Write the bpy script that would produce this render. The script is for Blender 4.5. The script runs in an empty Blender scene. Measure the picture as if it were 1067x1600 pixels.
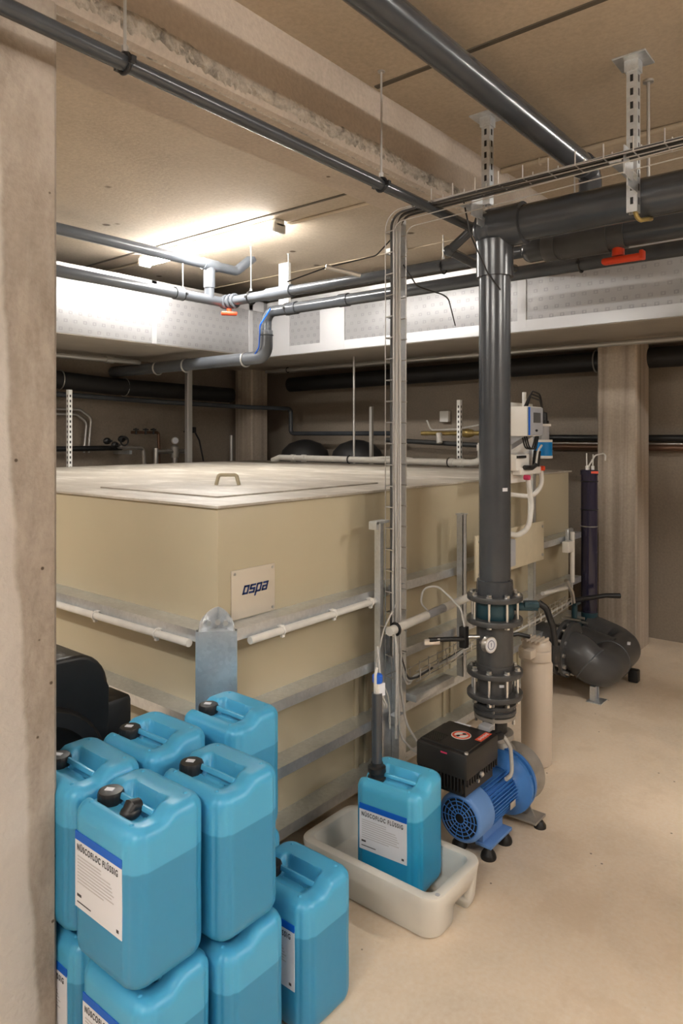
import bpy, bmesh, math, random
from mathutils import Vector, Matrix
random.seed(7)
SC = bpy.context.scene
COL = SC.collection
PI = math.pi

# ------------------------------------------------------------------ camera, light, exposure
YAW = math.atan(906.5 / 1103.6)          # angle of the room's X axis to the right of the view
cam = bpy.data.cameras.new('camera')
cam.sensor_fit = 'HORIZONTAL'; cam.sensor_width = 24.0
cam.lens = 24.0 * 1103.6 / 1067.0
cam.shift_x = 0.0
cam.shift_y = -120.0 / 1067.0
cam.clip_start = 0.05
co = bpy.data.objects.new('camera', cam); COL.objects.link(co)
co.location = (0, 0, 1.8)
co.rotation_euler = (PI / 2, 0, YAW - PI / 2)
SC.camera = co
SC.view_settings.view_transform = 'Standard'
SC.view_settings.look = 'None'
SC.view_settings.gamma = 1.0
SC.view_settings.exposure = 2.6
SC.view_settings.use_curve_mapping = False
w = bpy.data.worlds.new('world'); SC.world = w; w.use_nodes = True
w.node_tree.nodes['Background'].inputs[0].default_value = (1, 0.93, 0.82, 1)
w.node_tree.nodes['Background'].inputs[1].default_value = 0.0
LAMP_E = 26.0                            # tube brightness of every ceiling lamp
LAMP_C = (1.0, 0.965, 0.91)
LAMPS = [(3.57, 4.30, 90, 0.0), (3.745, -1.7, 90, 0), (1.3, -2.9, 0, 0), (-1.4, 0.3, 90, 0), (-0.9, 3.5, 90, 0), (5.75, -0.9, 90, 0)]   # x, y, turn

# ------------------------------------------------------------------ materials
def newmat(name):
    m = bpy.data.materials.new(name); m.use_nodes = True
    nt = m.node_tree; b = nt.nodes['Principled BSDF']
    return m, nt, b
def simple(name, col, rough=0.5, metal=0.0, spec=0.5, noise=0.0, nscale=20, bump=0.0, bscale=60, coat=0.0, trans=0.0, emit=0, alpha=1.0):
    m, nt, b = newmat(name)
    b.inputs['Base Color'].default_value = (*col, 1)
    b.inputs['Roughness'].default_value = rough
    b.inputs['Metallic'].default_value = metal
    b.inputs['Specular IOR Level'].default_value = spec
    b.inputs['Coat Weight'].default_value = coat
    b.inputs['Transmission Weight'].default_value = trans
    if emit:
        b.inputs['Emission Color'].default_value = (*LAMP_C, 1) if emit != 1 else (*col, 1)
        b.inputs['Emission Strength'].default_value = emit
    tc = nt.nodes.new('ShaderNodeTexCoord')
    if noise:
        n = nt.nodes.new('ShaderNodeTexNoise'); n.inputs['Scale'].default_value = nscale; n.inputs['Detail'].default_value = 6
        nt.links.new(tc.outputs['Object'], n.inputs['Vector'])
        mr = nt.nodes.new('ShaderNodeMapRange'); mr.inputs[1].default_value = .3; mr.inputs[2].default_value = .7
        mr.inputs[3].default_value = 1 - noise; mr.inputs[4].default_value = 1 + noise
        nt.links.new(n.outputs['Fac'], mr.inputs[0])
        mx = nt.nodes.new('ShaderNodeVectorMath'); mx.operation = 'SCALE'; mx.inputs[0].default_value = col
        nt.links.new(mr.outputs[0], mx.inputs['Scale']); nt.links.new(mx.outputs[0], b.inputs['Base Color'])
    if bump:
        n = nt.nodes.new('ShaderNodeTexNoise'); n.inputs['Scale'].default_value = bscale; n.inputs['Detail'].default_value = 8
        nt.links.new(tc.outputs['Object'], n.inputs['Vector'])
        bp = nt.nodes.new('ShaderNodeBump'); bp.inputs['Strength'].default_value = bump; bp.inputs['Distance'].default_value = .01
        nt.links.new(n.outputs['Fac'], bp.inputs['Height']); nt.links.new(bp.outputs[0], b.inputs['Normal'])
    return m
def ramp(nt, fac, stops):
    r = nt.nodes.new('ShaderNodeValToRGB'); e = r.color_ramp.elements
    e[0].position, e[0].color = stops[0][0], (*stops[0][1], 1)
    e[1].position, e[1].color = stops[-1][0], (*stops[-1][1], 1)
    for p, c in stops[1:-1]:
        x = e.new(p); x.color = (*c, 1)
    nt.links.new(fac, r.inputs[0]); return r.outputs[0]
def concrete(name, col, dark=.75, light=1.15, scale=1.6, stretch=(1, 1, 1), pits=True, bump=.25, rough=.85, blotch=None, pitscale=9, pitsize=1.0):
    m, nt, b = newmat(name); N = nt.nodes.new; L = nt.links.new
    tc = N('ShaderNodeTexCoord'); mp = N('ShaderNodeMapping'); mp.inputs['Scale'].default_value = stretch
    L(tc.outputs['Object'], mp.inputs['Vector'])
    n1 = N('ShaderNodeTexNoise'); n1.inputs['Scale'].default_value = scale; n1.inputs['Detail'].default_value = 10; n1.inputs['Roughness'].default_value = .62
    n1.inputs['Distortion'].default_value = .4; L(mp.outputs[0], n1.inputs['Vector'])
    k = lambda f: tuple(c * f for c in col)
    c1 = ramp(nt, n1.outputs['Fac'], [(.28, k(dark)), (.5, col), (.72, k(light))])
    n2 = N('ShaderNodeTexNoise'); n2.inputs['Scale'].default_value = 55; n2.inputs['Detail'].default_value = 6; L(tc.outputs['Object'], n2.inputs['Vector'])
    mx = N('ShaderNodeMix'); mx.data_type = 'RGBA'; mx.blend_type = 'OVERLAY'; mx.inputs[0].default_value = .22
    L(c1, mx.inputs[6]); L(n2.outputs['Fac'], mx.inputs[7]); out = mx.outputs[2]
    if blotch:
        n3 = N('ShaderNodeTexNoise'); n3.inputs['Scale'].default_value = blotch[1]; n3.inputs['Detail'].default_value = 12; n3.inputs['Roughness'].default_value = .7
        L(mp.outputs[0], n3.inputs['Vector'])
        f = ramp(nt, n3.outputs['Fac'], [(.52, (0, 0, 0)), (.60, (1, 1, 1))])
        m3 = N('ShaderNodeMix'); m3.data_type = 'RGBA'; mm = N('ShaderNodeMath'); mm.operation = 'MULTIPLY'; mm.inputs[1].default_value = .55
        L(f, mm.inputs[0]); L(mm.outputs[0], m3.inputs[0]); L(out, m3.inputs[6]); m3.inputs[7].default_value = (*blotch[0], 1); out = m3.outputs[2]
    bh = n2.outputs['Fac']
    if pits:
        v = N('ShaderNodeTexVoronoi'); v.inputs['Scale'].default_value = pitscale; v.inputs['Randomness'].default_value = 1; L(tc.outputs['Object'], v.inputs['Vector'])
        p = ramp(nt, v.outputs['Distance'], [(.045 * pitsize, (.26, .22, .18)), (.075 * pitsize, (1, 1, 1))])
        m2 = N('ShaderNodeMix'); m2.data_type = 'RGBA'; m2.blend_type = 'MULTIPLY'; m2.inputs[0].default_value = 1
        L(out, m2.inputs[6]); L(p, m2.inputs[7]); out = m2.outputs[2]
    L(out, b.inputs['Base Color']); b.inputs['Roughness'].default_value = rough
    bp = N('ShaderNodeBump'); bp.inputs['Strength'].default_value = bump; bp.inputs['Distance'].default_value = .01
    L(bh, bp.inputs['Height']); L(bp.outputs[0], b.inputs['Normal'])
    return m

M = {}
M['ceiling'] = concrete('ceiling_concrete', (.50, .42, .325), .86, 1.1, .7, pits=True, pitscale=2.2, bump=.12)
M['beam'] = concrete('beam_concrete', (.50, .425, .355), .8, 1.12, 1.4, bump=.3, pitscale=6)
M['rough'] = concrete('broken_concrete', (.44, .39, .33), .32, 1.35, 18, pits=True, pitscale=40, bump=1.0)
M['pillar'] = concrete('pillar_concrete', (.34, .285, .235), .6, 1.2, 2.2, (1, 1, .35), pits=True, pitscale=13, bump=.4, blotch=((.50, .44, .38), 1.9))
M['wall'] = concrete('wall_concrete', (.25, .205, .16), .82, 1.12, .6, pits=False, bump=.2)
M['column'] = concrete('column_concrete', (.40, .335, .27), .55, 1.25, 3.4, (3, 3, .10), pits=False, bump=.2)
M['floor'] = concrete('floor_concrete', (.80, .665, .515), .84, 1.08, 1.5, pits=True, pitscale=7, pitsize=.55, bump=.12, rough=.55, blotch=((.72, .575, .42), 3.2))
M['pvc'] = simple('dark_grey_pvc', (.055, .061, .070), .22, 0, .6, noise=.12, nscale=6)
M['pvc_mat'] = simple('matt_grey_pvc', (.066, .067, .070), .36, noise=.15, nscale=8)
M['pvc_lit_bead'] = simple('lamplit_pvc_and_bead', (.095, .105, .12), .3, 0, .6, noise=.08, nscale=6)  # dark pipe grey lightened to paint in lamplight; also colours the weld beads
M['black'] = simple('black_plastic', (.012, .012, .013), .4)
M['rubber'] = simple('black_rubber', (.010, .010, .011), .45, noise=.2, nscale=9, bump=.05)
M['blackpipe'] = simple('black_insulation', (.014, .013, .013), .6, bump=.2, bscale=25)
M['red'] = simple('red_plastic', (.75, .06, .015), .4)
M['blue_band'] = simple('label_blue', (.0, .12, .62), .45)
M['blue_cap'] = simple('blue_plastic', (.01, .12, .65), .35)
M['white'] = simple('white_plastic', (.80, .78, .74), .4)
M['white_pipe'] = simple('white_pvc_pipe', (.70, .68, .64), .35, noise=.06)
M['grey_cable'] = simple('grey_cable_sheath', (.50, .49, .47), .5)
M['dark_cable'] = simple('dark_cable_sheath', (.05, .05, .05), .5)
M['label'] = simple('label_paper', (.74, .76, .82), .5)
M['ink'] = simple('label_ink', (.05, .05, .06), .6)
M['fineprint'] = simple('label_fine_print', (.52, .52, .55), .6)
M['navy'] = simple('navy_ink', (.006, .03, .15), .5)
M['logo_fill'] = simple('logo_pale_blue', (.33, .42, .60), .5)
M['tank'] = simple('beige_polypropylene', (.47, .41, .285), .33, 0, .45, noise=.05, nscale=1.5)
M['board'] = simple('beige_board', (.58, .51, .37), .4, noise=.04)
M['sign'] = simple('sign_plate', (.60, .53, .43), .4)
M['tray'] = simple('white_polyethylene', (.74, .71, .65), .42, noise=.05, nscale=5)
M['pump_blue'] = simple('pump_blue_paint', (.05, .21, .60), .35, 0, .5, noise=.05)
M['pump_blue2'] = simple('pump_light_blue_cover', (.15, .32, .70), .45)
M['box_black'] = simple('inverter_black', (.020, .018, .017), .45, noise=.2, nscale=10)
M['cast'] = simple('cast_grey_iron', (.40, .38, .35), .45, .6, noise=.15, nscale=14)
M['chrome'] = simple('bright_steel', (.72, .71, .70), .28, .95)
M['rod'] = simple('zinc_rod', (.55, .54, .52), .4, .8)
M['filter'] = simple('beige_filter_housing', (.52, .44, .355), .35)
M['teal'] = simple('dark_teal_valve', (.015, .055, .075), .35)
M['copper'] = simple('dull_copper', (.16, .09, .06), .35, .6)
M['brass'] = simple('yellow_brass', (.45, .33, .12), .4, .5, noise=.2)
M['screen'] = simple('grey_screen', (.10, .10, .10), .3)
M['panelgrey'] = simple('panel_grey', (.38, .39, .42), .45)
M['sensor'] = simple('sensor_blue', (.0, .22, .62), .4)
M['glass'] = simple('clear_plastic', (.8, .8, .78), .1, trans=.85)
M['beige_duct'] = simple('beige_conduit', (.47, .385, .28), .6)
M['seam'] = simple('dark_joint', (.10, .085, .065), .9)
M['diffuser'] = simple('lamp_diffuser', (1, 1, 1), .5, emit=LAMP_E)
M['lamp_body'] = simple('lamp_body', (.75, .75, .73), .4)
M['sticker_red'] = simple('sticker_red', (.80, .10, .05), .5)
M['pink'] = simple('logo_pink', (.7, .05, .15), .5)
M['dirt'] = simple('cardboard_brown', (.30, .24, .17), .8)

def galv():
    m, nt, b = newmat('galvanised_steel'); N = nt.nodes.new; L = nt.links.new
    tc = N('ShaderNodeTexCoord'); v = N('ShaderNodeTexVoronoi'); v.inputs['Scale'].default_value = 70; L(tc.outputs['Object'], v.inputs['Vector'])
    n = N('ShaderNodeTexNoise'); n.inputs['Scale'].default_value = 5; n.inputs['Detail'].default_value = 6; L(tc.outputs['Object'], n.inputs['Vector'])
    mx = N('ShaderNodeMix'); mx.data_type = 'RGBA'; mx.inputs[0].default_value = .25
    L(n.outputs['Fac'], mx.inputs[6]); L(v.outputs['Color'], mx.inputs[7])
    bw = N('ShaderNodeRGBToBW'); L(mx.outputs[2], bw.inputs[0])
    c = ramp(nt, bw.outputs[0], [(.2, (.56, .59, .62)), (.8, (.82, .85, .88))])
    L(c, b.inputs['Base Color']); b.inputs['Metallic'].default_value = .8; b.inputs['Roughness'].default_value = .32
    return m
M['galv'] = galv()

def tanktop():
    m, nt, b = newmat('dusty_tank_top'); N = nt.nodes.new; L = nt.links.new
    tc = N('ShaderNodeTexCoord'); n = N('ShaderNodeTexNoise'); n.inputs['Scale'].default_value = 2.6; n.inputs['Detail'].default_value = 12; n.inputs['Roughness'].default_value = .72
    mp = N('ShaderNodeMapping'); mp.inputs['Rotation'].default_value = (0, 0, .6); mp.inputs['Scale'].default_value = (1.6, .7, 1); L(tc.outputs['Object'], mp.inputs['Vector']); L(mp.outputs[0], n.inputs['Vector'])
    c = ramp(nt, n.outputs['Fac'], [(.3, (.33, .29, .24)), (.5, (.42, .38, .32)), (.62, (.58, .54, .48)), (.75, (.40, .36, .30))])
    L(c, b.inputs['Base Color']); b.inputs['Roughness'].default_value = .5
    return m
M['tanktop'] = tanktop()

def canmat(name, empty_c, full_c, level):
    m, nt, b = newmat(name); N = nt.nodes.new; L = nt.links.new
    tc = N('ShaderNodeTexCoord'); s = N('ShaderNodeSeparateXYZ'); L(tc.outputs['Object'], s.inputs[0])
    c = ramp(nt, s.outputs['Z'], [(level - .002, full_c), (level + .002, empty_c)])
    L(c, b.inputs['Base Color']); b.inputs['Roughness'].default_value = .36; b.inputs['Specular IOR Level'].default_value = .5
    b.inputs['Subsurface Weight'].default_value = .25
    b.inputs['Subsurface Radius'].default_value = (.01, .03, .05)
    b.inputs['Subsurface Scale'].default_value = .6
    n = N('ShaderNodeTexNoise'); n.inputs['Scale'].default_value = 9; L(tc.outputs['Object'], n.inputs['Vector'])
    bp = N('ShaderNodeBump'); bp.inputs['Strength'].default_value = .15; bp.inputs['Distance'].default_value = .01
    L(n.outputs['Fac'], bp.inputs['Height']); L(bp.outputs[0], b.inputs['Normal'])
    return m
M['can'] = canmat('blue_canister', (.075, .40, .66), (.035, .27, .49), .295)
M['can_part'] = simple('blue_canister_plain', (.075, .40, .66), .36)
M['can2'] = canmat('turquoise_canister', (.09, .46, .72), (.012, .29, .54), .30)

def foil():
    m, nt, b = newmat('printed_foil'); N = nt.nodes.new; L = nt.links.new
    tc = N('ShaderNodeTexCoord'); mp = N('ShaderNodeMapping'); mp.inputs['Scale'].default_value = (1, 1, 1)
    L(tc.outputs['Object'], mp.inputs['Vector'])
    sx = N('ShaderNodeSeparateXYZ'); L(mp.outputs[0], sx.inputs[0])
    ad = N('ShaderNodeMath'); ad.operation = 'ADD'; L(sx.outputs['X'], ad.inputs[0]); L(sx.outputs['Y'], ad.inputs[1])
    def M2(op, a, bb):
        x = N('ShaderNodeMath'); x.operation = op
        for i, q in enumerate((a, bb)):
            if q is None: continue
            if isinstance(q, (int, float)): x.inputs[i].default_value = q
            else: L(q, x.inputs[i])
        return x.outputs[0]
    row = M2('MULTIPLY', sx.outputs['Z'], 15.0)
    odd = M2('MULTIPLY', M2('MODULO', M2('FLOOR', row, None), 2.0), .5)
    u = M2('FRACT', M2('ADD', M2('MULTIPLY', ad.outputs[0], 12.0), odd), None)
    v = M2('FRACT', row, None)
    iu = M2('LESS_THAN', M2('ABSOLUTE', M2('SUBTRACT', u, .5), None), .20)
    iv = M2('LESS_THAN', M2('ABSOLUTE', M2('SUBTRACT', v, .5), None), .20)
    sq = M2('MULTIPLY', iu, iv)
    n = N('ShaderNodeTexNoise'); n.inputs['Scale'].default_value = 5; n.inputs['Detail'].default_value = 2; L(tc.outputs['Object'], n.inputs['Vector'])
    k = M2('MINIMUM', M2('MULTIPLY', n.outputs['Fac'], 1.6), 1.0)
    core = M2('MULTIPLY', M2('LESS_THAN', M2('ABSOLUTE', M2('SUBTRACT', u, .5), None), .08), M2('LESS_THAN', M2('ABSOLUTE', M2('SUBTRACT', v, .5), None), .10))
    k = M2('MULTIPLY', k, M2('SUBTRACT', 1.0, core))
    em = M2('MULTIPLY', sq, k)
    mx = N('ShaderNodeMix'); mx.data_type = 'RGBA'; L(em, mx.inputs[0]); mx.inputs[6].default_value = (.40, .40, .41, 1); mx.inputs[7].default_value = (.31, .31, .32, 1)
    L(mx.outputs[2], b.inputs['Base Color']); b.inputs['Metallic'].default_value = .35; b.inputs['Roughness'].default_value = .42
    n2 = N('ShaderNodeTexNoise'); n2.inputs['Scale'].default_value = 7; n2.inputs['Detail'].default_value = 4; L(tc.outputs['Object'], n2.inputs['Vector'])
    bp = N('ShaderNodeBump'); bp.inputs['Strength'].default_value = .25; bp.inputs['Distance'].default_value = .02
    L(n2.outputs['Fac'], bp.inputs['Height']); L(bp.outputs[0], b.inputs['Normal'])
    return m
M['foil'] = foil()
M['tape'] = simple('foil_tape', (.50, .50, .51), .35, .45, bump=.15, bscale=12)
M['duct_bottom'] = simple('duct_underside', (.42, .38, .33), .5, .2, noise=.08, nscale=3)
def tube_purple():
    m, nt, b = newmat('purple_pvc'); b.inputs['Base Color'].default_value = (.032, .028, .060, 1)
    b.inputs['Roughness'].default_value = .15; b.inputs['Transmission Weight'].default_value = .25; return m
M['purple'] = tube_purple()

def pillar_patch():
    m = M['pillar']; nt = m.node_tree; b = nt.nodes['Principled BSDF']; N = nt.nodes.new; L = nt.links.new
    src = b.inputs['Base Color'].links[0].from_socket
    tc = N('ShaderNodeTexCoord'); sp = N('ShaderNodeSeparateXYZ'); L(tc.outputs['Object'], sp.inputs[0])
    n = N('ShaderNodeTexNoise'); n.inputs['Scale'].default_value = 6; n.inputs['Detail'].default_value = 10; L(tc.outputs['Object'], n.inputs['Vector'])
    def mm(op, a, c):
        x = N('ShaderNodeMath'); x.operation = op
        for i, q in enumerate((a, c)):
            if isinstance(q, (int, float)): x.inputs[i].default_value = q
            else: L(q, x.inputs[i])
        return x.outputs[0]
    e = mm('ADD', mm('ADD', sp.outputs['X'], mm('MULTIPLY', sp.outputs['Z'], .045)), mm('MULTIPLY', n.outputs['Fac'], .05))
    f = ramp(nt, e, [(.985, (1, 1, 1)), (.998, (0, 0, 0))])
    x = N('ShaderNodeMix'); x.data_type = 'RGBA'; L(mm('MULTIPLY', f, .75), x.inputs[0]); L(src, x.inputs[6]); x.inputs[7].default_value = (.60, .56, .52, 1)
    L(x.outputs[2], b.inputs['Base Color'])
pillar_patch()
# ------------------------------------------------------------------ mesh helpers
def V(*a): return Vector(a if len(a) == 3 else a[0])
def frame(d):
    d = Vector(d).normalized()
    a = Vector((0, 0, 1)) if abs(d.z) < .9 else Vector((1, 0, 0))
    x = d.cross(a).normalized(); y = d.cross(x).normalized()
    return x, y, d
def fillet(pts, R, n=7):
    pts = [Vector(p) for p in pts]
    if R <= 0 or len(pts) < 3: return pts
    out = [pts[0]]
    for i in range(1, len(pts) - 1):
        a, b, c = pts[i - 1], pts[i], pts[i + 1]
        u = (a - b); v = (c - b); lu, lv = u.length, v.length
        if lu < 1e-6 or lv < 1e-6: continue
        u /= lu; v /= lv
        ang = u.angle(v)
        if ang > PI - .02: out.append(b); continue
        t = min(R / math.tan(ang / 2), lu * .49, lv * .49)
        r = t * math.tan(ang / 2)
        p0 = b + u * t; p1 = b + v * t
        cen = b + (u + v).normalized() * (r / math.sin(ang / 2))
        e0 = p0 - cen; e1 = p1 - cen; th = e0.angle(e1)
        for k in range(n + 1):
            s = k / n
            out.append(cen + (e0 * math.sin((1 - s) * th) + e1 * math.sin(s * th)) / math.sin(th))
    out.append(pts[-1]); return out
class G:
    def __init__(s): s.bm = bmesh.new()
    def ring_faces(s, rings, closed=True, cap=True):
        n = len(rings[0])
        for a, b in zip(rings[:-1], rings[1:]):
            for i in range(n if closed else n - 1):
                j = (i + 1) % n
                try: s.bm.faces.new((a[i], a[j], b[j], b[i]))
                except ValueError: pass
        if cap:
            for r in (rings[0], rings[-1]):
                try: s.bm.faces.new(r)
                except ValueError: pass
    def box(s, c, size, rot=0.0, bevel=0.0, mat=None):
        ret = bmesh.ops.create_cube(s.bm, size=1.0); vs = ret['verts']
        m = Matrix.Translation(Vector(c)) @ (mat if mat is not None else Matrix.Rotation(rot, 4, 'Z')) @ Matrix.Diagonal((*size, 1))
        bmesh.ops.transform(s.bm, matrix=m, verts=vs)
        if bevel:
            es = list({e for v in vs for e in v.link_edges})
            bmesh.ops.bevel(s.bm, geom=es, offset=bevel, segments=2, affect='EDGES', profile=.5)
        return s
    def box2(s, a, b, bevel=0.0):
        return s.box([(x + y) / 2 for x, y in zip(a, b)], [abs(y - x) for x, y in zip(a, b)], bevel=bevel)
    def tube(s, pts, r, R=0.0, n=16, cap=True, nb=7):
        p = fillet(pts, R, nb); rings = []
        rr = r if hasattr(r, '__len__') else [r] * len(p)
        x = None
        for i, q in enumerate(p):
            d = (p[min(i + 1, len(p) - 1)] - p[max(i - 1, 0)])
            if 0 < i < len(p) - 1: d = (p[i + 1] - q).normalized() + (q - p[i - 1]).normalized()
            d.normalize()
            if x is None: x, y, _ = frame(d)
            else:
                x = (x - d * x.dot(d)).normalized(); y = d.cross(x).normalized()
            rings.append([s.bm.verts.new(q + (x * math.cos(2 * PI * k / n) + y * math.sin(2 * PI * k / n)) * rr[i]) for k in range(n)])
        s.ring_faces(rings, cap=cap); return s
    def lathe(s, org, d, prof, n=32, cap=True):
        x, y, d = frame(d); org = Vector(org); rings = []
        for (h, r) in prof:
            rings.append([s.bm.verts.new(org + d * h + (x * math.cos(2 * PI * k / n) + y * math.sin(2 * PI * k / n)) * max(r, 1e-4)) for k in range(n)])
        s.ring_faces(rings, cap=cap); return s
    def cyl(s, a, b, r, n=20): 
        a = Vector(a); b = Vector(b); return s.lathe(a, b - a, [(0, r), ((b - a).length, r)], n)
    def torus(s, c, d, R, r, n=32, m=10):
        x, y, d = frame(d); c = Vector(c)
        rings = []
        for k in range(n):
            e = x * math.cos(2 * PI * k / n) + y * math.sin(2 * PI * k / n)
            rings.append([s.bm.verts.new(c + e * (R + r * math.cos(2 * PI * j / m)) + d * r * math.sin(2 * PI * j / m)) for j in range(m)])
        for a, b in zip(rings, rings[1:] + rings[:1]):
            for i in range(m): s.bm.faces.new((a[i], a[(i + 1) % m], b[(i + 1) % m], b[i]))
        return s
    def flat_ring(s, c, d, ri, ro, t, n=36):
        return s.lathe_closed(c, d, [(-t / 2, ri), (-t / 2, ro), (t / 2, ro), (t / 2, ri)], n)
    def lathe_closed(s, c, d, prof, n=32):
        x, y, d = frame(d); c = Vector(c); m = len(prof)
        rings = [[s.bm.verts.new(c + d * h + (x * math.cos(2 * PI * k / n) + y * math.sin(2 * PI * k / n)) * r) for (h, r) in prof] for k in range(n)]
        for a, b in zip(rings, rings[1:] + rings[:1]):
            for i in range(m): s.bm.faces.new((a[i], a[(i + 1) % m], b[(i + 1) % m], b[i]))
        return s
    def prism(s, poly, axis, a, b):
        """poly: 2D points; axis 'X','Y','Z' extrusion between a and b"""
        def mk(p, t):
            return {'X': (t, p[0], p[1]), 'Y': (p[0], t, p[1]), 'Z': (p[0], p[1], t)}[axis]
        r0 = [s.bm.verts.new(mk(p, a)) for p in poly]; r1 = [s.bm.verts.new(mk(p, b)) for p in poly]
        s.ring_faces([r0, r1]); return s
    def sphere(s, c, r, sc=(1, 1, 1), n=16):
        ret = bmesh.ops.create_uvsphere(s.bm, u_segments=n, v_segments=n // 2, radius=r)
        bmesh.ops.transform(s.bm, matrix=Matrix.Translation(Vector(c)) @ Matrix.Diagonal((*sc, 1)), verts=ret['verts']); return s
    def hexbolt(s, c, d, r, h): return s.lathe(c, d, [(0, r), (h, r)], 6)
    def build(s, name, mat, parent=None, smooth=True, angle=38):
        bmesh.ops.recalc_face_normals(s.bm, faces=s.bm.faces)
        if parent is not None:
            o0 = ORG.get(parent.name, Vector((0, 0, 0)))
            if o0.length: bmesh.ops.translate(s.bm, vec=-o0, verts=s.bm.verts)
        if smooth:
            ca = math.radians(angle)
            for f in s.bm.faces: f.smooth = True
            for e in s.bm.edges:
                if len(e.link_faces) == 2 and e.calc_face_angle(0) > ca: e.smooth = False
        me = bpy.data.meshes.new(name); s.bm.to_mesh(me); s.bm.free()
        me.materials.append(M[mat] if isinstance(mat, str) else mat)
        o = bpy.data.objects.new(name, me); COL.objects.link(o)
        if parent is not None:
            o.parent = parent; ORG[o.name] = ORG.get(parent.name, Vector((0, 0, 0)))
        else: ORG[o.name] = Vector((0, 0, 0))
        return o
ORG = {}
def thing(name, loc, label, cat, group=None):
    o = bpy.data.objects.new(name, None); COL.objects.link(o); o.empty_display_size = .1
    o.location = loc; ORG[o.name] = Vector(loc); o['label'] = label; o['category'] = cat
    if group: o['group'] = group
    return o
def tag(o, label, cat, group=None):
    o['label'] = label; o['category'] = cat
    if group: o['group'] = group
    return o
def struct(o): o['kind'] = 'structure'; return o
def plabel(o, t): o['label'] = t; return o
def dup(root, loc, rz, label):
    r = root.copy(); COL.objects.link(r); r.location = loc; r.rotation_euler = (0, 0, rz); r['label'] = label
    for ch in list(root.children):
        c = ch.copy(); COL.objects.link(c); c.parent = r
        for g in list(ch.children):
            d = g.copy(); COL.objects.link(d); d.parent = c
    return r
def textmesh(name, txt, size, mat, parent, mtx, sx=1.0, shear=0.0, offset=0.0, depth=.0003, align='LEFT', spacing=1.0):
    cu = bpy.data.curves.new('lettering', 'FONT'); cu.body = txt; cu.size = size; cu.extrude = depth; cu.shear = shear; cu.offset = offset
    cu.align_x = align; cu.space_character = spacing
    tmp = bpy.data.objects.new('lettering_tmp', cu); COL.objects.link(tmp)
    bpy.context.view_layer.update()
    me = bpy.data.meshes.new_from_object(tmp.evaluated_get(bpy.context.evaluated_depsgraph_get()))
    bpy.data.objects.remove(tmp); bpy.data.curves.remove(cu)
    me.transform(Matrix.Diagonal((sx, 1, 1, 1))); me.transform(mtx)
    if parent is not None: me.transform(Matrix.Translation(-ORG.get(parent.name, Vector((0, 0, 0)))))
    me.materials.clear(); me.materials.append(M[mat])
    o = bpy.data.objects.new(name, me); COL.objects.link(o); o.parent = parent
    ORG[o.name] = ORG.get(parent.name, Vector((0, 0, 0)))
    return o
def basis(o, x, y, z):
    m = Matrix.Identity(4)
    for i, a in enumerate((x, y, z)):
        for k in range(3): m[k][i] = a[k]
    for k in range(3): m[k][3] = o[k]
    return m

CEIL = 3.32
# ------------------------------------------------------------------ room shell
XR, YB, XL, YF = 6.6, 6.7, -2.6, -3.6
struct(G().box2((XL - .2, YF - .2, -.15), (XR + .2, YB + .2, 0)).build('floor', 'floor', smooth=False))
struct(G().box2((XL - .2, YF - .2, CEIL), (XR + .2, YB + .2, CEIL + .15)).build('ceiling', 'ceiling', smooth=False))
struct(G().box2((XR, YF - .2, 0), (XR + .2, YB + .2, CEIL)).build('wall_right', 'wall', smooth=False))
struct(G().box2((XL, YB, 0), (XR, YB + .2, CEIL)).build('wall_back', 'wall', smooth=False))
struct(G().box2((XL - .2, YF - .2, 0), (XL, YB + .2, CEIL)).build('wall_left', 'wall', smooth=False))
struct(G().box2((XL, YF - .2, 0), (XR, YF, CEIL)).build('wall_front', 'wall', smooth=False))

# concrete beam along X, with a broken lower edge
def beam():
    bm = G(); Y0, Y1, Z0 = 1.856, 2.225, 3.0
    prof = [(Y0, CEIL), (Y0, Z0 + .050), (Y0 + .022, Z0 + .010), (Y0 + .05, Z0), (Y1 - .01, Z0), (Y1, Z0 + .01), (Y1, CEIL)]
    bm.prism(prof, 'X', XL, XR)
    return struct(bm.build('trim_1', 'beam', smooth=False))
beam()
def ragged():
    g = G(); rng = random.Random(3); n = 230; rows = []
    x0, x1 = .9, 4.2
    for j in range(9):
        row = []
        for i in range(n + 1):
            x = x0 + (x1 - x0) * i / n
            edge = .5 + .5 * math.sin(x * 3.1) * math.sin(x * 7.7 + 1)
            zt = 3.062 + .022 * edge + .010 * rng.random(); 
            t = j / 8
            y = 1.856 + .05 * max(0, t - .45) / .55; z = zt + (2.999 - zt) * t
            o = (0 if j in (0, 8) else .011) * (rng.random() - .35)
            row.append(g.bm.verts.new((x, y - .002 - o, z)))
        rows.append(row)
    for a, b in zip(rows[:-1], rows[1:]):
        for i in range(n): g.bm.faces.new((a[i], a[i + 1], b[i + 1], b[i]))
    return struct(g.build('trim_2', 'rough', smooth=False))
ragged()
# pillar at the left, flush with the beam
def pillar():
    g = G(); x0, x1, y0, y1, ch = .62, 1.019, 1.856, 2.226, .012
    g.prism([(x0, y0), (x1 - ch, y0), (x1, y0 + ch), (x1, y1 - ch), (x1 - ch, y1), (x0, y1)], 'Z', 0, 3.0)
    struct(g.build('trim_3', 'pillar', smooth=False))
pillar()
def column(x0, y0, x1, y1, ztop, name, ch=.012):
    g = G(); g.prism([(x0 + ch, y0), (x1 - ch, y0), (x1, y0 + ch), (x1, y1 - ch), (x1 - ch, y1), (x0 + ch, y1), (x0, y1 - ch), (x0, y0 + ch)], 'Z', 0, ztop)
    struct(g.build(name, 'column', smooth=False))
column(6.06, 1.82, 6.40, 2.146, 2.60, 'trim_4')
column(5.90, 6.247, 6.17, 6.549, 2.60, 'trim_5')
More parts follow.
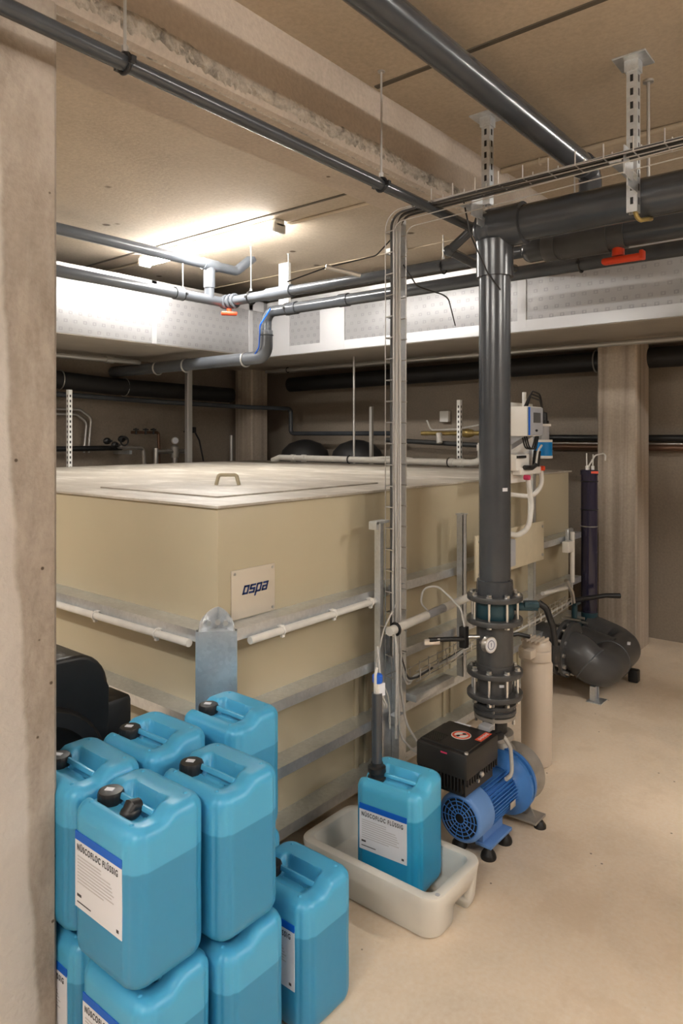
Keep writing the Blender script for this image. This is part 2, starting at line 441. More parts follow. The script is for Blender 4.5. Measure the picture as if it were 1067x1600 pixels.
# panel joints in the ceiling (dark groove strips) and one thin pale strip
for i, (x, wd) in enumerate(((2.477, .012), (3.45, .010), (4.80, .008))):
    g = G(); y0, y1 = -3.5, 6.6
    if i == 0: g.box2((x - wd, y0, CEIL - .006), (x + wd, 1.84, CEIL))
    else: g.box2((x - wd, 2.24, CEIL - .006), (x + wd, y1, CEIL))
    struct(g.build('trim_%d' % (6 + i), 'seam' if i < 2 else 'beige_duct', smooth=False))

# ------------------------------------------------------------------ lamps
def lamp(x, y, deg, label):
    t = thing('ceiling_lamp', (x, y, CEIL), label, 'lamp')
    g = G()
    g.box((x, y, CEIL - .025), (1.62, .09, .05), bevel=.008)
    b = g.build('housing', 'lamp_body', t)
    g = G(); prof = []
    for k in range(9):
        a = PI * k / 8; prof.append((y - .048 * math.cos(a), CEIL - .052 - .038 * math.sin(a)))
    g.prism(prof, 'X', x - .79, x + .79)
    g.build('diffuser', 'diffuser', t)
    for s in (-1, 1): G().box((x + s * .795, y, CEIL - .058), (.03, .115, .07), bevel=.008).build('end_cap', 'lamp_body', t)
    t.rotation_euler = (0, 0, math.radians(deg)); return t
ll = ['long fluorescent ceiling lamp glowing above the beige tank', 'fluorescent ceiling lamp on the near side of the beam', 'fluorescent ceiling lamp near the front wall', 'added fill lamp on the ceiling at the far left, out of view', 'fluorescent ceiling lamp behind the pillar, left of the tank', 'added fill lamp on the ceiling near the right wall, brightening the floor']
for (x, y, dg, _), l in zip(LAMPS, ll): lamp(x, y, dg, l)  # far left, behind-pillar and right wall lamps are unseen, added as fill light
g = G(); g.tube([(3.66, 6.6, CEIL - .012), (3.66, 2.235, CEIL - .012)], .012, n=10)
tag(g.build('ceiling_conduit', 'beige_duct'), 'thin beige conduit on the ceiling leading to the lit lamp', 'conduit')
t = thing('ceiling_conduit', (3.69, 0, CEIL), 'beige conduit on the ceiling above the big black manifold pipe', 'conduit')
G().tube([(3.69, 1.85, CEIL - .016), (3.69, -2.4, CEIL - .016)], .016, n=10).build('pipe', 'beige_duct', t)
for y in (1.62, .85, .1): G().torus((3.69, y, CEIL - .016), (0, 1, 0), .019, .005, 12, 6).build('clip', 'beige_duct', t)

# ------------------------------------------------------------------ tank
TZ = 1.523; TX0, TX1, TY0, TY1 = 1.84, 5.43, 2.142, 5.75; SEAM = 3.98
tk = thing('water_tank', (TX0, TY0, 0), 'large beige plastic splash water tank braced with galvanised rails', 'tank')
G().box2((TX0, TY0, .04), (SEAM - .004, TY1, TZ - .012), bevel=.006).build('tank_wall', 'tank', tk)
G().box2((SEAM + .004, TY0 + .004, .04), (TX1, TY1, TZ - .012), bevel=.006).build('tank_wall', 'tank', tk)
G().box2((TX0 - .015, TY0 - .015, TZ - .012), (SEAM, TY1 + .015, TZ), bevel=.003).build('cover_deck', 'tanktop', tk)
G().box2((SEAM, TY0 - .010, TZ - .012), (TX1 + .03, TY1 + .015, TZ - .001), bevel=.003).build('cover_deck', 'tanktop', tk)
ml = G().box2((2.06, 2.40, TZ), (3.25, 3.33, TZ + .008), bevel=.002).build('access_lid', 'tanktop', tk)
hx, hy = 2.56, 2.90
# handle: parallel to the right face direction seen nearly square on
hd = Vector((.62, -.78, 0)).normalized()
hc = Vector((hx, hy, TZ + .008))
G().tube([hc - hd * .062, hc - hd * .047 + V(0, 0, .055), hc + hd * .047 + V(0, 0, .055), hc + hd * .062], .0105, R=.015, n=10).build('handle', 'tank', ml)
plabel(ml, 'square dusty access lid')
RAILZ = (.175, .43, .71, 1.052)
for z in RAILZ:      # right face
    g = G(); y = TY0; p = .102
    g.prism([(y, z), (y - p, z), (y - p, z - .045), (y - p + .005, z - .045), (y - p + .005, z - .005), (y, z - .005)], 'X', TX0 + .01, TX1 - .02)
    g.build('support_rail', 'galv', tk, smooth=False)
    g = G(); x = TX0   # left face
    g.prism([(x, z), (x - p, z), (x - p, z - .045), (x - p + .005, z - .045), (x - p + .005, z - .005), (x, z - .005)], 'Y', TY0 + .01, TY1)
    g.build('support_rail', 'galv', tk, smooth=False)
# corner brace: folded plate across the corner with rounded ear plates on top
g = G(); a, b = V(TX0 - .100, TY0 + .012, 0), V(TX0 + .012, TY0 - .100, 0)
n = V(-1, -1, 0).normalized() * .006
for P in ((a, b),):
    vs = [g.bm.verts.new(q + V(0, 0, z)) for q in (P[0], P[1], P[1] + n, P[0] + n) for z in (.05, 1.045)]
    for f in ((0, 1, 3, 2), (2, 3, 5, 4), (4, 5, 7, 6), (6, 7, 1, 0), (0, 2, 4, 6), (1, 3, 5, 7)): g.bm.faces.new([vs[i] for i in f])
cp = g.build('corner_brace', 'galv', tk, smooth=False)
def ear(axis, s):
    g = G(); pts = [(0, 1.03), (.096, 1.03)]
    for k in range(9):
        an = PI / 2 * k / 8; pts.append((.096 * math.cos(an), 1.05 + .075 * math.sin(an)))
    pts.append((0, 1.125))
    if axis == 'X': g.prism([(TX0 - q[0], q[1]) for q in pts], 'Y', TY0 - .003, TY0 + .002)
    else: g.prism([(TY0 - q[0], q[1]) for q in pts], 'X', TX0 - .002, TX0 + .003)
    return g.build('ear_plate', 'galv', cp, smooth=False)
ear('X', 1); ear('Y', 1)
g = G(); g.prism([(TX0, TY0), (TX0 - .104, TY0 + .006), (TX0 + .006, TY0 - .104)], 'Z', 1.040, 1.046); g.build('cap_plate', 'galv', cp, smooth=False)
for q in ((TX0 - .055, TY0 - .012, 1.075), (TX0 - .025, TY0 - .03, 1.075), (TX0 - .012, TY0 - .06, 1.075)):
    G().hexbolt(q, (-.7, -.7, 0), .011, .012).build('bolt', 'chrome', cp)
# vertical strengthening strips behind the rails (welded ribs on the tank wall)
for x in (2.70, 2.78, 3.52, 3.60, 4.5):
    G().box2((x, TY0 - .012, .05), (x + .028, TY0 + .002, RAILZ[2] - .01), bevel=.002).build('wall_rib', 'tank', tk)
# sign with logo
sg = G().box2((1.907, TY0 - .006, 1.056), (2.152, TY0, 1.254), bevel=.001).build('sign_plate', 'sign', tk)
mt = basis((1.962, TY0 - .0068, 1.135), (1, 0, 0), (0, 0, 1), (0, -1, 0))
def logo():   # italic squared lettering spelled o s p a, built from strokes
    x0 = 0; parts = {'navy': G()}
    H, W, S, T = .036, .030, .36, .0075
    def P(x, y): return (1.963 + x + S * y, TY0 - .0075, 1.150 + y)
    def bar(xa, ya, xb, yb):
        g = parts['navy']; vs = []
        for yy in (TY0 - .006, TY0 - .0082):
            for (x, y) in ((xa, ya), (xb, ya), (xb, yb), (xa, yb)):
                vs.append(g.bm.verts.new((1.963 + x + S * y, yy, 1.150 + y)))
        for f in ((0, 1, 2, 3), (4, 5, 6, 7), (0, 1, 5, 4), (1, 2, 6, 5), (2, 3, 7, 6), (3, 0, 4, 7)): g.bm.faces.new([vs[i] for i in f])
    adv = W + .006
    # o
    bar(0, 0, W, T); bar(0, H - T, W, H); bar(0, 0, T, H); bar(W - T, 0, W, H)
    a = adv  # s
    bar(a, 0, a + W, T); bar(a, H / 2 - T / 2, a + W, H / 2 + T / 2); bar(a, H - T, a + W, H); bar(a, H / 2, a + T, H); bar(a + W - T, 0, a + W, H / 2)
    a = 2 * adv  # p
    bar(a, 0, a + W, T); bar(a, H - T, a + W, H); bar(a, -.014, a + T, H); bar(a + W - T, 0, a + W, H)
    a = 3 * adv  # a
    bar(a, 0, a + W, T); bar(a, H / 2 - T / 2, a + W, H / 2 + T / 2); bar(a, H - T, a + W, H); bar(a, 0, a + T, H / 2); bar(a + W - T, 0, a + W, H)
    plabel(parts['navy'].build('logo', 'navy', sg, smooth=False), 'navy italic logo lettering')
logo()
for x, z in ((1.922, 1.24), (2.137, 1.24), (2.137, 1.07)):
    G().cyl((x, TY0 - .006, z), (x, TY0 - .009, z), .006, 10).build('screw', 'rod', sg)

# white conduits clipped under the top rail
def rail_conduit(p0, p1, ks, label, d):
    t = thing('cable_conduit', p0, label, 'conduit')
    G().tube([p0, p1], .0155, n=14).build('pipe', 'white_pipe', t)
    a, b = Vector(p0), Vector(p1)
    for k in ks:
        q = a.lerp(b, k); g = G()
        g.torus(q, b - a, .017, .004, 14, 6); g.box(q + Vector(d) * .03 + V(0, 0, .016), (.022 if d[1] else .07, .07 if d[1] else .022, .006)); g.box(q - V(0, 0, .022), (.014, .014, .012))
        g.build('clip', 'white', t)
    g = G(); q0 = a + Vector(d) * .028 + V(0, 0, .026); q1 = b + Vector(d) * .028 + V(0, 0, .026); g.tube([q0, q1], .004, n=6); g.build('cable', 'grey_cable', t)
rail_conduit((1.90, 2.022, 1.000), (2.72, 2.022, 1.008), (.22, .62, .95), 'white plastic conduit along the right-hand top tank rail', (0, 1, 0))
rail_conduit((1.722, 2.17, 1.003), (1.722, 5.6, 1.003), (.06, .19, .42, .7), 'white plastic conduit along the left-hand top tank rail', (1, 0, 0))

# ------------------------------------------------------------------ canisters
CW, CD = .236, .290            # across the narrow face (x), along the label face (y)
def can_outline(n=120, r=.052):
    pts = []; segs = []
    hx, hy = CW / 2, CD / 2
    per = n // 4
    out = []
    corners = [((hx - r), (hy - r), 0), (-(hx - r), (hy - r), PI / 2), (-(hx - r), -(hy - r), PI), ((hx - r), -(hy - r), 3 * PI / 2)]
    for ci, (cx, cy, a0) in enumerate(corners):
        m = 16
        for k in range(m + 1):
            a = a0 + PI / 2 * k / m
            gr = .0032 * (math.exp(-((k - 4.2) / 1.2) ** 2) + math.exp(-((k - 11.8) / 1.2) ** 2))
            out.append((cx + r * math.cos(a), cy + r * math.sin(a), gr, cx, cy, a))
        nx, ny, na = corners[(ci + 1) % 4]
        a1 = a0 + PI / 2
        p = (cx + r * math.cos(a1), cy + r * math.sin(a1)); q = (nx + r * math.cos(a1), ny + r * math.sin(a1))
        for k in range(1, 12):
            s = k / 12; out.append((p[0] + (q[0] - p[0]) * s, p[1] + (q[1] - p[1]) * s, 0, None, None, a1))
    return out
def sst(a, b, x):
    t = min(1, max(0, (x - a) / (b - a))); return t * t * (3 - 2 * t)
def can_top(x, y):      # x,y measured from the near corner: x 0..CW, y 0..CD
    z = .378
    lip = sst(.066, .040, x); z += .020 * lip
    blk = sst(.085, .132, x); z += .040 * blk
    # left and right shoulders rise beside the well
    side = sst(.095, .050, y) ; z += .018 * side * (1 - max(lip, blk))
    side = sst(CD - .03, CD - .012, y); z += .006 * side * (1 - max(lip, blk))
    # grip pocket behind the bar
    px = sst(.094, .104, x) * sst(.150, .138, x); py = sst(.062, .078, y) * sst(.222, .206, y)
    z -= .045 * px * py
    return z
def make_can(label):
    t = thing('jerry_canister', (0, 0, 0), label, 'canister', 'blue liquid canisters')
    g = G(); ol = can_outline(); cx0, cy0 = CW / 2, CD / 2
    rings = []
    def ring(inset, z, groove=1.0, sc=None):
        r = []
        for (x, y, gr, cx, cy, a) in ol:
            d = inset + gr * groove
            X, Y = x - math.cos(a) * d, y - math.sin(a) * d
            if cx is not None and inset > .05: 
                pass
            r.append(g.bm.verts.new((X + cx0, Y + cy0, z)))
        return r
    for (ins, z) in ((.045, .004), (.03, .001), (.018, .004), (.008, .012), (.002, .026), (.0, .045), (.0, .12), (.001, .2), (.0, .28), (0, .34)):
        rings.append(ring(ins, z, 1 if .03 < z else .3))
    # shoulders and top: scale outline toward the middle
    m = 26
    for j in range(0, m + 1):
        s = j / m; r = []
        rr = []
        for (x, y, gr, cx, cy, a) in ol:
            e = .034 * (1 - math.cos(min(1, s / .3) * PI / 2)) if s < .3 else None
            if s < .3:
                X, Y = x - math.cos(a) * (e + gr * (1 - s / .3)), y - math.sin(a) * (e + gr * (1 - s / .3))
                q = math.sin(s / .3 * PI / 2)
            else:
                k = (s - .3) / .7
                X, Y = (x - math.cos(a) * .034) * (1 - k * .985), (y - math.sin(a) * .034) * (1 - k * .985); q = 1
            zt = can_top(X + cx0, Y + cy0)
            z = zt - .034 * (1 - q)
            z = max(z, .345) if s < .02 else z
            rr.append(g.bm.verts.new((X + cx0, Y + cy0, z)))
        rings.append(rr)
    g.ring_faces(rings)
    body = g.build('body', 'can', t, angle=60)
    # grip bar over the pocket
    G().box((.103, .142, .397), (.015, .165, .016), bevel=.005, mat=Matrix.Rotation(.35, 4, 'Y')).build('handle', 'can_part', t)
    for (x, y) in ((.034, .056), (.034, CD - .052), (.195, .05), (.195, CD - .05)): G().sphere((x, y, can_top(x, y) - .0015), .007, (1, 1, .7), 10).build('stacking_stud', 'can_part', t)
    return t, body
CAPX, CAPY = .088, .232
def cap_parts(t):
    cg = G(); cg.lathe((CAPX, CAPY, .368), (0, 0, 1), [(0, .030), (.012, .030)], 24); nk = cg.build('neck', 'can_part', t)
    g = G(); n = 72; prof = [(.378, .033), (.384, .0345), (.402, .0345), (.409, .032), (.410, .026)]
    rings = []
    for (z, r) in prof:
        rings.append([g.bm.verts.new((CAPX + (r + (.0009 if (k // 2) % 2 and .38 < z < .405 else 0)) * math.cos(2 * PI * k / n), CAPY + (r + (.0009 if (k // 2) % 2 and .38 < z < .405 else 0)) * math.sin(2 * PI * k / n), z)) for k in range(n)])
    g.ring_faces(rings); c = g.build('screw_cap', 'black', t)
    G().box((CAPX - .002, CAPY + .002, .411), (.016, .024, .002), rot=.5).build('cap_sticker', 'label', c)
def label_parts(t, face='X', y0=.046, w=.212, z0=.132, h=.180):
    # on the x = 0 face, facing -x ; text runs from far y to near y (left to right seen from outside)
    x = -.0012
    lb = G().box2((x, y0, z0), (x + .0025, y0 + w, z0 + h)).build('label', 'label', t, smooth=False)
    plabel(lb, 'white paper label')
    G().box2((x - .0004, y0, z0 + h - .004), (x + .0025, y0 + w, z0 + h + .018)).build('header_band', 'blue_band', lb, smooth=False)
    mt = lambda yy, zz: basis((x - .0006, yy, zz), (0, -1, 0), (0, 0, 1), (-1, 0, 0))
    textmesh('lettering', 'NÜSCOFLOC FLÜSSIG', .0225, 'ink', lb, mt(y0 + w - .010, z0 + h - .029), sx=.69, offset=.0005, spacing=1.28)
    g = G(); rng = random.Random(5)
    for i in range(9):
        zz = z0 + h - .046 - i * .0085
        ln = (.12 + .05 * rng.random()) if i not in (0, 1) else .11
        g.box2((x - .0005, y0 + w - .012 - ln, zz), (x, y0 + w - .012, zz + .0032))
    g.build('fine_print', 'fineprint', lb, smooth=False)
    g = G(); g.box2((x - .0005, y0 + w - .030, z0 + .030), (x, y0 + w - .010, z0 + .037)); g.box2((x - .0005, y0 + w - .075, z0 + .014), (x, y0 + w - .010, z0 + .017)); g.box2((x - .0005, y0 + .012, z0 + .012), (x, y0 + .022, z0 + .020)); g.build('fine_print', 'ink', lb, smooth=False)
cl, _ = make_can('front blue canister on top, its whole label visible, black spout beside the cap')
cap_parts(cl); label_parts(cl)
plain, _ = make_can('x'); cap_parts(plain)
H2 = .430
cans = [  # source, x, y, z, rz, label
    (cl, .9945, 1.466, H2, 0, None),
    (plain, 1.240, 1.431, H2, .0, 'upper blue canister right behind the fully labelled front one, no label showing'),
    (plain, 1.010, 1.775, H2, -.02, 'upper blue canister half hidden by the concrete pillar, leftmost of all'),
    (plain, 1.275, 1.785, H2, .02, 'upper blue canister in the middle of the back row, between pillar and tank corner'),
    (plain, 1.560, 1.74, H2, -.01, 'upper blue canister standing farthest back, against the galvanised tank rails'),
    (cl, 1.012, 1.455, 0, .01, 'lower blue canister under the front labelled one, cut by the picture bottom'),
    (plain, 1.255, 1.425, 0, -.01, 'lower blue canister between the front stack and the single one standing on the floor'),
    (cl, 1.022, 1.77, 0, 0, 'lower blue canister peeking out between pillar and front stack'),
    (plain, 1.29, 1.775, 0, 0, 'lower blue canister hidden in the middle of the back row'),
    (plain, 1.565, 1.735, 0, 0, 'lower blue canister under the farthest back one'),
    (cl, 1.545, 1.405, 0, 0, 'single blue canister on the floor right of the stack, narrow strip of label showing'),
]
used = set()
for src, x, y, z, rz, lab in cans:
    if src.name not in used and (src is plain or lab is None):
        used.add(src.name); src.location = (x, y, z); src.rotation_euler = (0, 0, rz)
        if lab: src['label'] = lab
    else: last = dup(src, (x, y, z), rz, lab)
# spout insert only on the front canister
o = cl; 
g = G(); g.tube([(.048, .118, .380), (.075, .12, .404), (.098, .122, .398)], [.012, .022, .020], n=14); g.sphere((.075, .12, .392), .030, (1, .85, .62), 18)
sp = g.build('pouring_spout', 'black', None); sp.parent = cl
# the canister in the spill tray with a suction lance
tc_, body = make_can('turquoise canister standing in the white spill tray with a lance in its neck')
body.data.materials[0] = M['can2']; label_parts(tc_, y0=.046, w=.212, z0=.137, h=.160)
for ch in tc_.children:
    if ch.name.startswith(('handle', 'stacking')): ch.data.materials[0] = simple('turquoise_plain', (.09, .46, .72), .36)
G().lathe((CAPX, CAPY, .368), (0, 0, 1), [(0, .030), (.012, .030)], 24).build('neck', 'can2', tc_)
TCX, TCY, TCZ, TCR = 2.215, 1.452, .042, math.radians(5)
tc_.location = (TCX, TCY, TCZ); tc_.rotation_euler = (0, 0, TCR)
lx = TCX + CAPX * math.cos(TCR) - CAPY * math.sin(TCR); ly = TCY + CAPX * math.sin(TCR) + CAPY * math.cos(TCR)
ln = thing('suction_lance', (lx, ly, .42), 'grey suction lance tube with a blue top stuck in the tray canister', 'lance')
G().lathe((lx, ly, .418), (0, 0, 1), [(0, .036), (.012, .037), (.016, .031), (.030, .031), (.034, .037), (.052, .036), (.058, .026), (.07, .024)], 28).build('screw_cap', 'black', ln)
G().cyl((lx, ly, .18), (lx, ly, .765), .0215, 24).build('tube', 'pvc', ln)
G().cyl((lx, ly, .762), (lx, ly, .812), .013, 16).build('head', 'white', ln)
G().box((lx + .012, ly - .017, .780), (.026, .004, .05), rot=-.4).build('paper_tag', 'label', ln)
G().lathe((lx + .004, ly, .805), (0, 0, 1), [(0, .018), (.004, .021), (.030, .021), (.034, .017)], 24).build('top_cap', 'blue_cap', ln)
g = G(); g.tube([(lx - .01, ly - .005, .77), (lx - .022, ly - .008, .80), (lx - .024, ly - .01, .845), (lx - .006, ly - .005, .868)], .006, R=.02, n=8)
g.build('hose', 'white_pipe', ln)
G().tube([(lx + .012, ly - .004, .765), (lx + .06, ly - .006, .70), (lx + .085, ly + .02, .665), (lx + .115, ly + .06, .72), (lx + .14, ly + .10, .90)], .0045, R=.05, n=8).build('cable', 'grey_cable', ln)

# spill tray
def tray():
    x0, x1, y0, y1, h = 2.115, 2.480, 1.315, 1.975, .160
    def rr(x0, x1, y0, y1, r, z, m=7):
        o = []
        for (cx, cy, a0) in ((x1 - r, y1 - r, 0), (x0 + r, y1 - r, PI / 2), (x0 + r, y0 + r, PI), (x1 - r, y0 + r, 3 * PI / 2)):
            for k in range(m + 1):
                a = a0 + PI / 2 * k / m; o.append((cx + r * math.cos(a), cy + r * math.sin(a), z))
        return o
    t = thing('spill_tray', (x0, y0, 0), 'white plastic spill tray holding the turquoise canister, beside the pump', 'tray')
    g = G(); L = []
    for (ins, z, r) in ((.030, .0, .05), (.018, .006, .06), (.010, .03, .065), (.004, .12, .065), (.0, .148, .065), (.003, .156, .063), (.010, h, .058), (.032, h, .042), (.040, h - .004, .036), (.045, h - .018, .034), (.052, .05, .03), (.062, .042, .025)):
        L.append([g.bm.verts.new(p) for p in rr(x0 + ins, x1 - ins, y0 + ins, y1 - ins, r, z)])
    g.ring_faces(L)
    # carve fork slot at the near side
    o = g.build('basin', 'tray', t)
    cut = G().box2((2.255, y0 - .05, -.05), (2.375, y0 + .20, .088), bevel=.012).build('cutter', 'tray', None)
    md = o.modifiers.new('slot', 'BOOLEAN'); md.operation = 'DIFFERENCE'; md.object = cut
    cut.location = -Vector((0, 0, 0))
    bpy.context.view_layer.update()
    me = bpy.data.meshes.new_from_object(o.evaluated_get(bpy.context.evaluated_depsgraph_get()))
    o.modifiers.clear(); o.data = me; bpy.data.objects.remove(cut)
    G().cyl((2.165, y0 + .02, h - .0005), (2.165, y0 + .02, h + .001), .009, 12).build('moulding_mark', 'fineprint', t)
tray()

# ------------------------------------------------------------------ pump
PX, PY, PZ = 2.60, 1.495, .195
pm = thing('circulation_pump', (PX, PY, 0), 'blue electric pump with a black inverter box on top, standing on the floor', 'pump')
X = (1, 0, 0)
g = G(); g.lathe((PX, PY, PZ), X, [(0, .088), (.004, .098), (.012, .103), (.115, .103), (.12, .098)], 40)
fc = g.build('fan_cover', 'pump_blue2', pm)
g = G()
for R in (.022, .038, .054, .070, .084): g.torus((PX - .002, PY, PZ), X, R, .0022, 40, 6)
for k in range(14):
    a = 2 * PI * k / 14; d = V(0, math.cos(a), math.sin(a)); g.tube([V(PX - .002, PY, PZ) + d * .02, V(PX - .002, PY, PZ) + d * .086], .002, n=5)
g.build('fan_grille', 'pump_blue', fc)
G().cyl((PX - .0010, PY, PZ), (PX - .0005, PY, PZ), .086, 32).build('fan_opening', 'black', fc)
G().cyl((PX + .11, PY, PZ), (PX + .36, PY, PZ), .084, 40).build('motor_housing', 'pump_blue', pm)
g = G()
for k in range(44):
    a = 2 * PI * k / 44; d = V(0, math.cos(a), math.sin(a))
    if abs(math.cos(a)) < .35 and math.sin(a) > 0: continue
    mt_ = basis(V(PX + .235, PY, PZ) + d * .09, X, d, V(X).cross(d))
    g.box((0, 0, 0), (.225, .022, .0035), mat=mt_)
g.build('cooling_fins', 'pump_blue', pm, smooth=False)
g = G(); g.lathe((PX + .35, PY, PZ), X, [(0, .09), (.03, .11), (.045, .142), (.060, .145), (.062, .10), (.085, .10), (.087, .140), (.105, .140), (.107, .09)], 40)
g.build('lantern_flange', 'pump_blue', pm)
g = G(); g.lathe((PX + .457, PY, PZ), X, [(0, .132), (.022, .132), (.024, .10), (.03, .125), (.10, .135), (.115, .12), (.12, .05)], 40)
vol = g.build('volute', 'cast', pm)
for k in range(8):
    a = 2 * PI * (k + .5) / 8; d = V(0, math.cos(a), math.sin(a)) * .122
    G().hexbolt(V(PX + .40, PY, PZ) + d, X, .010, .09).build('bolt', 'chrome', pm)
# outlet up to the riser
RX, RY = 3.07, 1.575
g = G(); g.tube([(RX + .02, PY + .01, PZ + .05), (RX + .005, PY + .05, PZ + .12), (RX, RY, .385)], [.075, .055, .052], n=24); g.lathe((RX, RY, .36), (0, 0, 1), [(0, .055), (.005, .088), (.028, .088), (.03, .05)], 36)
g.build('outlet_neck', 'cast', pm)
# inverter box
g = G(); bx0, bx1, by0, by1, bz0, bz1 = 2.555, 2.835, 1.435, 1.685, .335, .495
g.box2((bx0, by0, bz0 + .045), (bx1, by1, bz1 - .006), bevel=.012)
g.box2((bx0 + .02, by0 + .02, bz0 - .03), (bx1 - .02, by1 - .02, bz0 + .06))
iv = g.build('inverter_box', 'box_black', pm, smooth=True)
g = G()
for k in range(15):
    y = by0 + .012 + k * (by1 - by0 - .024) / 14; g.box2((bx0 + .001, y - .003, bz0 - .012), (bx0 + .02, y + .003, bz0 + .06))
for k in range(13):
    x = bx0 + .015 + k * (bx1 - bx0 - .03) / 12; g.box2((x - .003, by0 + .001, bz0 + .02), (x + .003, by0 + .02, bz0 + .06))
g.build('heat_sink_fins', 'box_black', iv, smooth=False)
g = G(); g.box2((bx0 + .015, by0 + .012, bz1 - .008), (bx1 - .06, by1 - .012, bz1 + .002), bevel=.004)
for k in range(7): g.box2((bx0 + .03 + k * .012, by1 - .10, bz1), (bx0 + .036 + k * .012, by1 - .02, bz1 + .005))
g.build('ribbed_cover', 'box_black', iv)
st = G().cyl((2.700, 1.545, bz1 + .001), (2.700, 1.545, bz1 + .0032), .043, 40).build('warning_sticker', 'white', iv); plabel(st, 'round red and white prohibition sticker')
g = G(); g.flat_ring((2.700, 1.545, bz1 + .0036), (0, 0, 1), .030, .039, .001)
g.box((2.700, 1.545, bz1 + .0036), (.066, .007, .001), rot=-.7)
g.build('prohibition_ring', 'sticker_red', st)
g = G(); g.sphere((2.685, 1.552, bz1 + .004), .011, (1, .7, .1), 10); g.sphere((2.716, 1.538, bz1 + .004), .011, (.8, .9, .1), 10); g.build('pictogram', 'black', st)
rs = G().box((2.745, 1.462, bz1 + .0028), (.098, .030, .0014)).build('red_sticker', 'sticker_red', iv, smooth=False)
g = G()
for k in range(7): g.box((2.71 + k * .0115, 1.462, bz1 + .0037), (.006, .010 if k % 2 else .014, .0006))
g.build('sticker_print', 'label', rs, smooth=False)
G().box((2.81, 1.60, bz1 + .0025), (.012, .08, .001)).build('white_strip', 'label', iv, smooth=False)
G().box((2.845, 1.50, bz1 + .004), (.05, .055, .02), bevel=.003).build('junction_cover', 'panelgrey', iv)
G().sphere((bx0 + .012, by0 + .010, bz1 - .003), .010, (1, 1, .7), 12).build('cover_screw', 'chrome', iv)
G().box((bx0 - .0005, 1.545, bz1 - .022), (.002, .030, .006)).build('logo_mark', 'pink', iv, smooth=False)
G().lathe((bx0 + .115, by0 - .001, bz0 + .04), (0, -1, 0), [(0, .013), (.008, .013), (.012, .008)], 6).build('steel_plug', 'chrome', iv)
G().lathe((bx0 + .085, by0 - .001, bz0 + .022), (0, -1, 0), [(0, .007), (.008, .007)], 6).build('steel_plug', 'chrome', iv)
g = G(); g.tube([(bx1, 1.46, bz1 - .03), (bx1 + .05, 1.44, bz1 - .03), (bx1 + .085, 1.42, bz1 - .09), (bx1 + .06, 1.40, .30), (bx1 + .0, 1.40, .30)], .009, R=.04, n=10)
g.build('cable_loop', 'grey_cable', pm)
G().cyl((bx1 - .002, 1.46, bz1 - .03), (bx1 + .045, 1.445, bz1 - .03), .018, 14).build('cable_gland', 'black', pm)
# feet
g = G(); g.box((PX + .19, PY - .06, .062), (.20, .075, .014), bevel=.003); g.box((PX + .19, PY + .06, .062), (.20, .075, .014), bevel=.003)
g.box((PX + .19, PY - .045, .09), (.18, .02, .05)); g.box((PX + .19, PY + .045, .09), (.18, .02, .05))
ft = g.build('motor_foot', 'pump_blue2', pm)
for dx in (.12, .27):
    for s in (-1, 1): G().lathe((PX + dx, PY + s * .07, 0), (0, 0, 1), [(0, .032), (.008, .034), (.022, .030), (.036, .020), (.054, .014)], 20).build('rubber_foot', 'rubber', pm)
g = G(); xb = PX + .475
g.prism([(PY - .13, .03), (PY + .11, .03), (PY + .05, .14), (PY - .06, .14)], 'X', xb, xb + .006); g.box((xb + .01, PY - .02, .035), (.11, .25, .012), bevel=.002)
g.build('bracket_foot', 'cast', pm)
for s in (-.13, .09): G().lathe((xb + .01, PY - .01 + s, 0), (0, 0, 1), [(0, .028), (.012, .028), (.03, .015)], 18).build('rubber_foot', 'rubber', pm)
G().box((PX + .28, PY - .105, .175), (.05, .004, .03), bevel=.001).build('rating_plate', 'chrome', pm)

# ------------------------------------------------------------------ riser and manifold
rz = thing('riser_pipe', (RX, RY, .39), 'thick dark grey riser pipe with flanges rising from the pump to the overhead manifold', 'pipe')
G().cyl((RX, RY, 1.11), (RX, RY, 2.74), .0745, 44).build('vertical_pipe', 'pvc', rz)
mzc = 2.785
G().cyl((RX, RY + .02, mzc), (RX, -2.6, mzc), .083, 40).build('manifold_pipe', 'pvc', rz)
g = G(); g.lathe((RX, RY, 2.55), (0, 0, 1), [(0, .076), (.002, .087), (.13, .087), (.17, .092)], 40)
g.sphere((RX, RY + .012, mzc), .100, (1, .95, .95), 30)
g.lathe((RX, RY + .01, mzc), (0, -1, 0), [(0, .096), (.12, .096), (.165, .098), (.17, .084)], 40)
g.lathe((RX, RY + .005, mzc), (0, 1, 0), [(0, .096), (.06, .088), (.075, .06)], 36)
g.build('elbow_fitting', 'pvc', rz)
def flange(z, ro=.131, ri=.07, t=.024, mat='pvc_mat'):
    g = G(); g.lathe_closed((RX, RY, z), (0, 0, 1), [(-t / 2, ri), (-t / 2, ro - .002), (-t / 2 + .003, ro), (t / 2 - .003, ro), (t / 2, ro - .002), (t / 2, ri)], 56)
    return g.build('flange', mat, rz)
def bolts(par, z0, z1, n=8, R=.108, head=True):
    for k in range(n):
        a = 2 * PI * (k + .3) / n; p = V(RX + R * math.cos(a), RY + R * math.sin(a), 0); g = G()
        g.cyl(p + V(0, 0, z0), p + V(0, 0, z1), .0062, 8)
        g.hexbolt(p + V(0, 0, z1 - .004), (0, 0, 1), .0125, .013); g.hexbolt(p + V(0, 0, z0 - .006), (0, 0, 1), .0125, .012)
        g.lathe(p + V(0, 0, z1 - .006), (0, 0, 1), [(0, .015), (.003, .015)], 12)
        g.build('bolt', 'chrome', par)
g = G(); g.lathe((RX, RY, 1.040), (0, 0, 1), [(0, .088), (.055, .086), (.072, .084), (.076, .0755)], 44); g.build('collar', 'pvc', rz)
f1 = flange(1.032); f2 = flange(.922); bolts(f1, .905, 1.048)
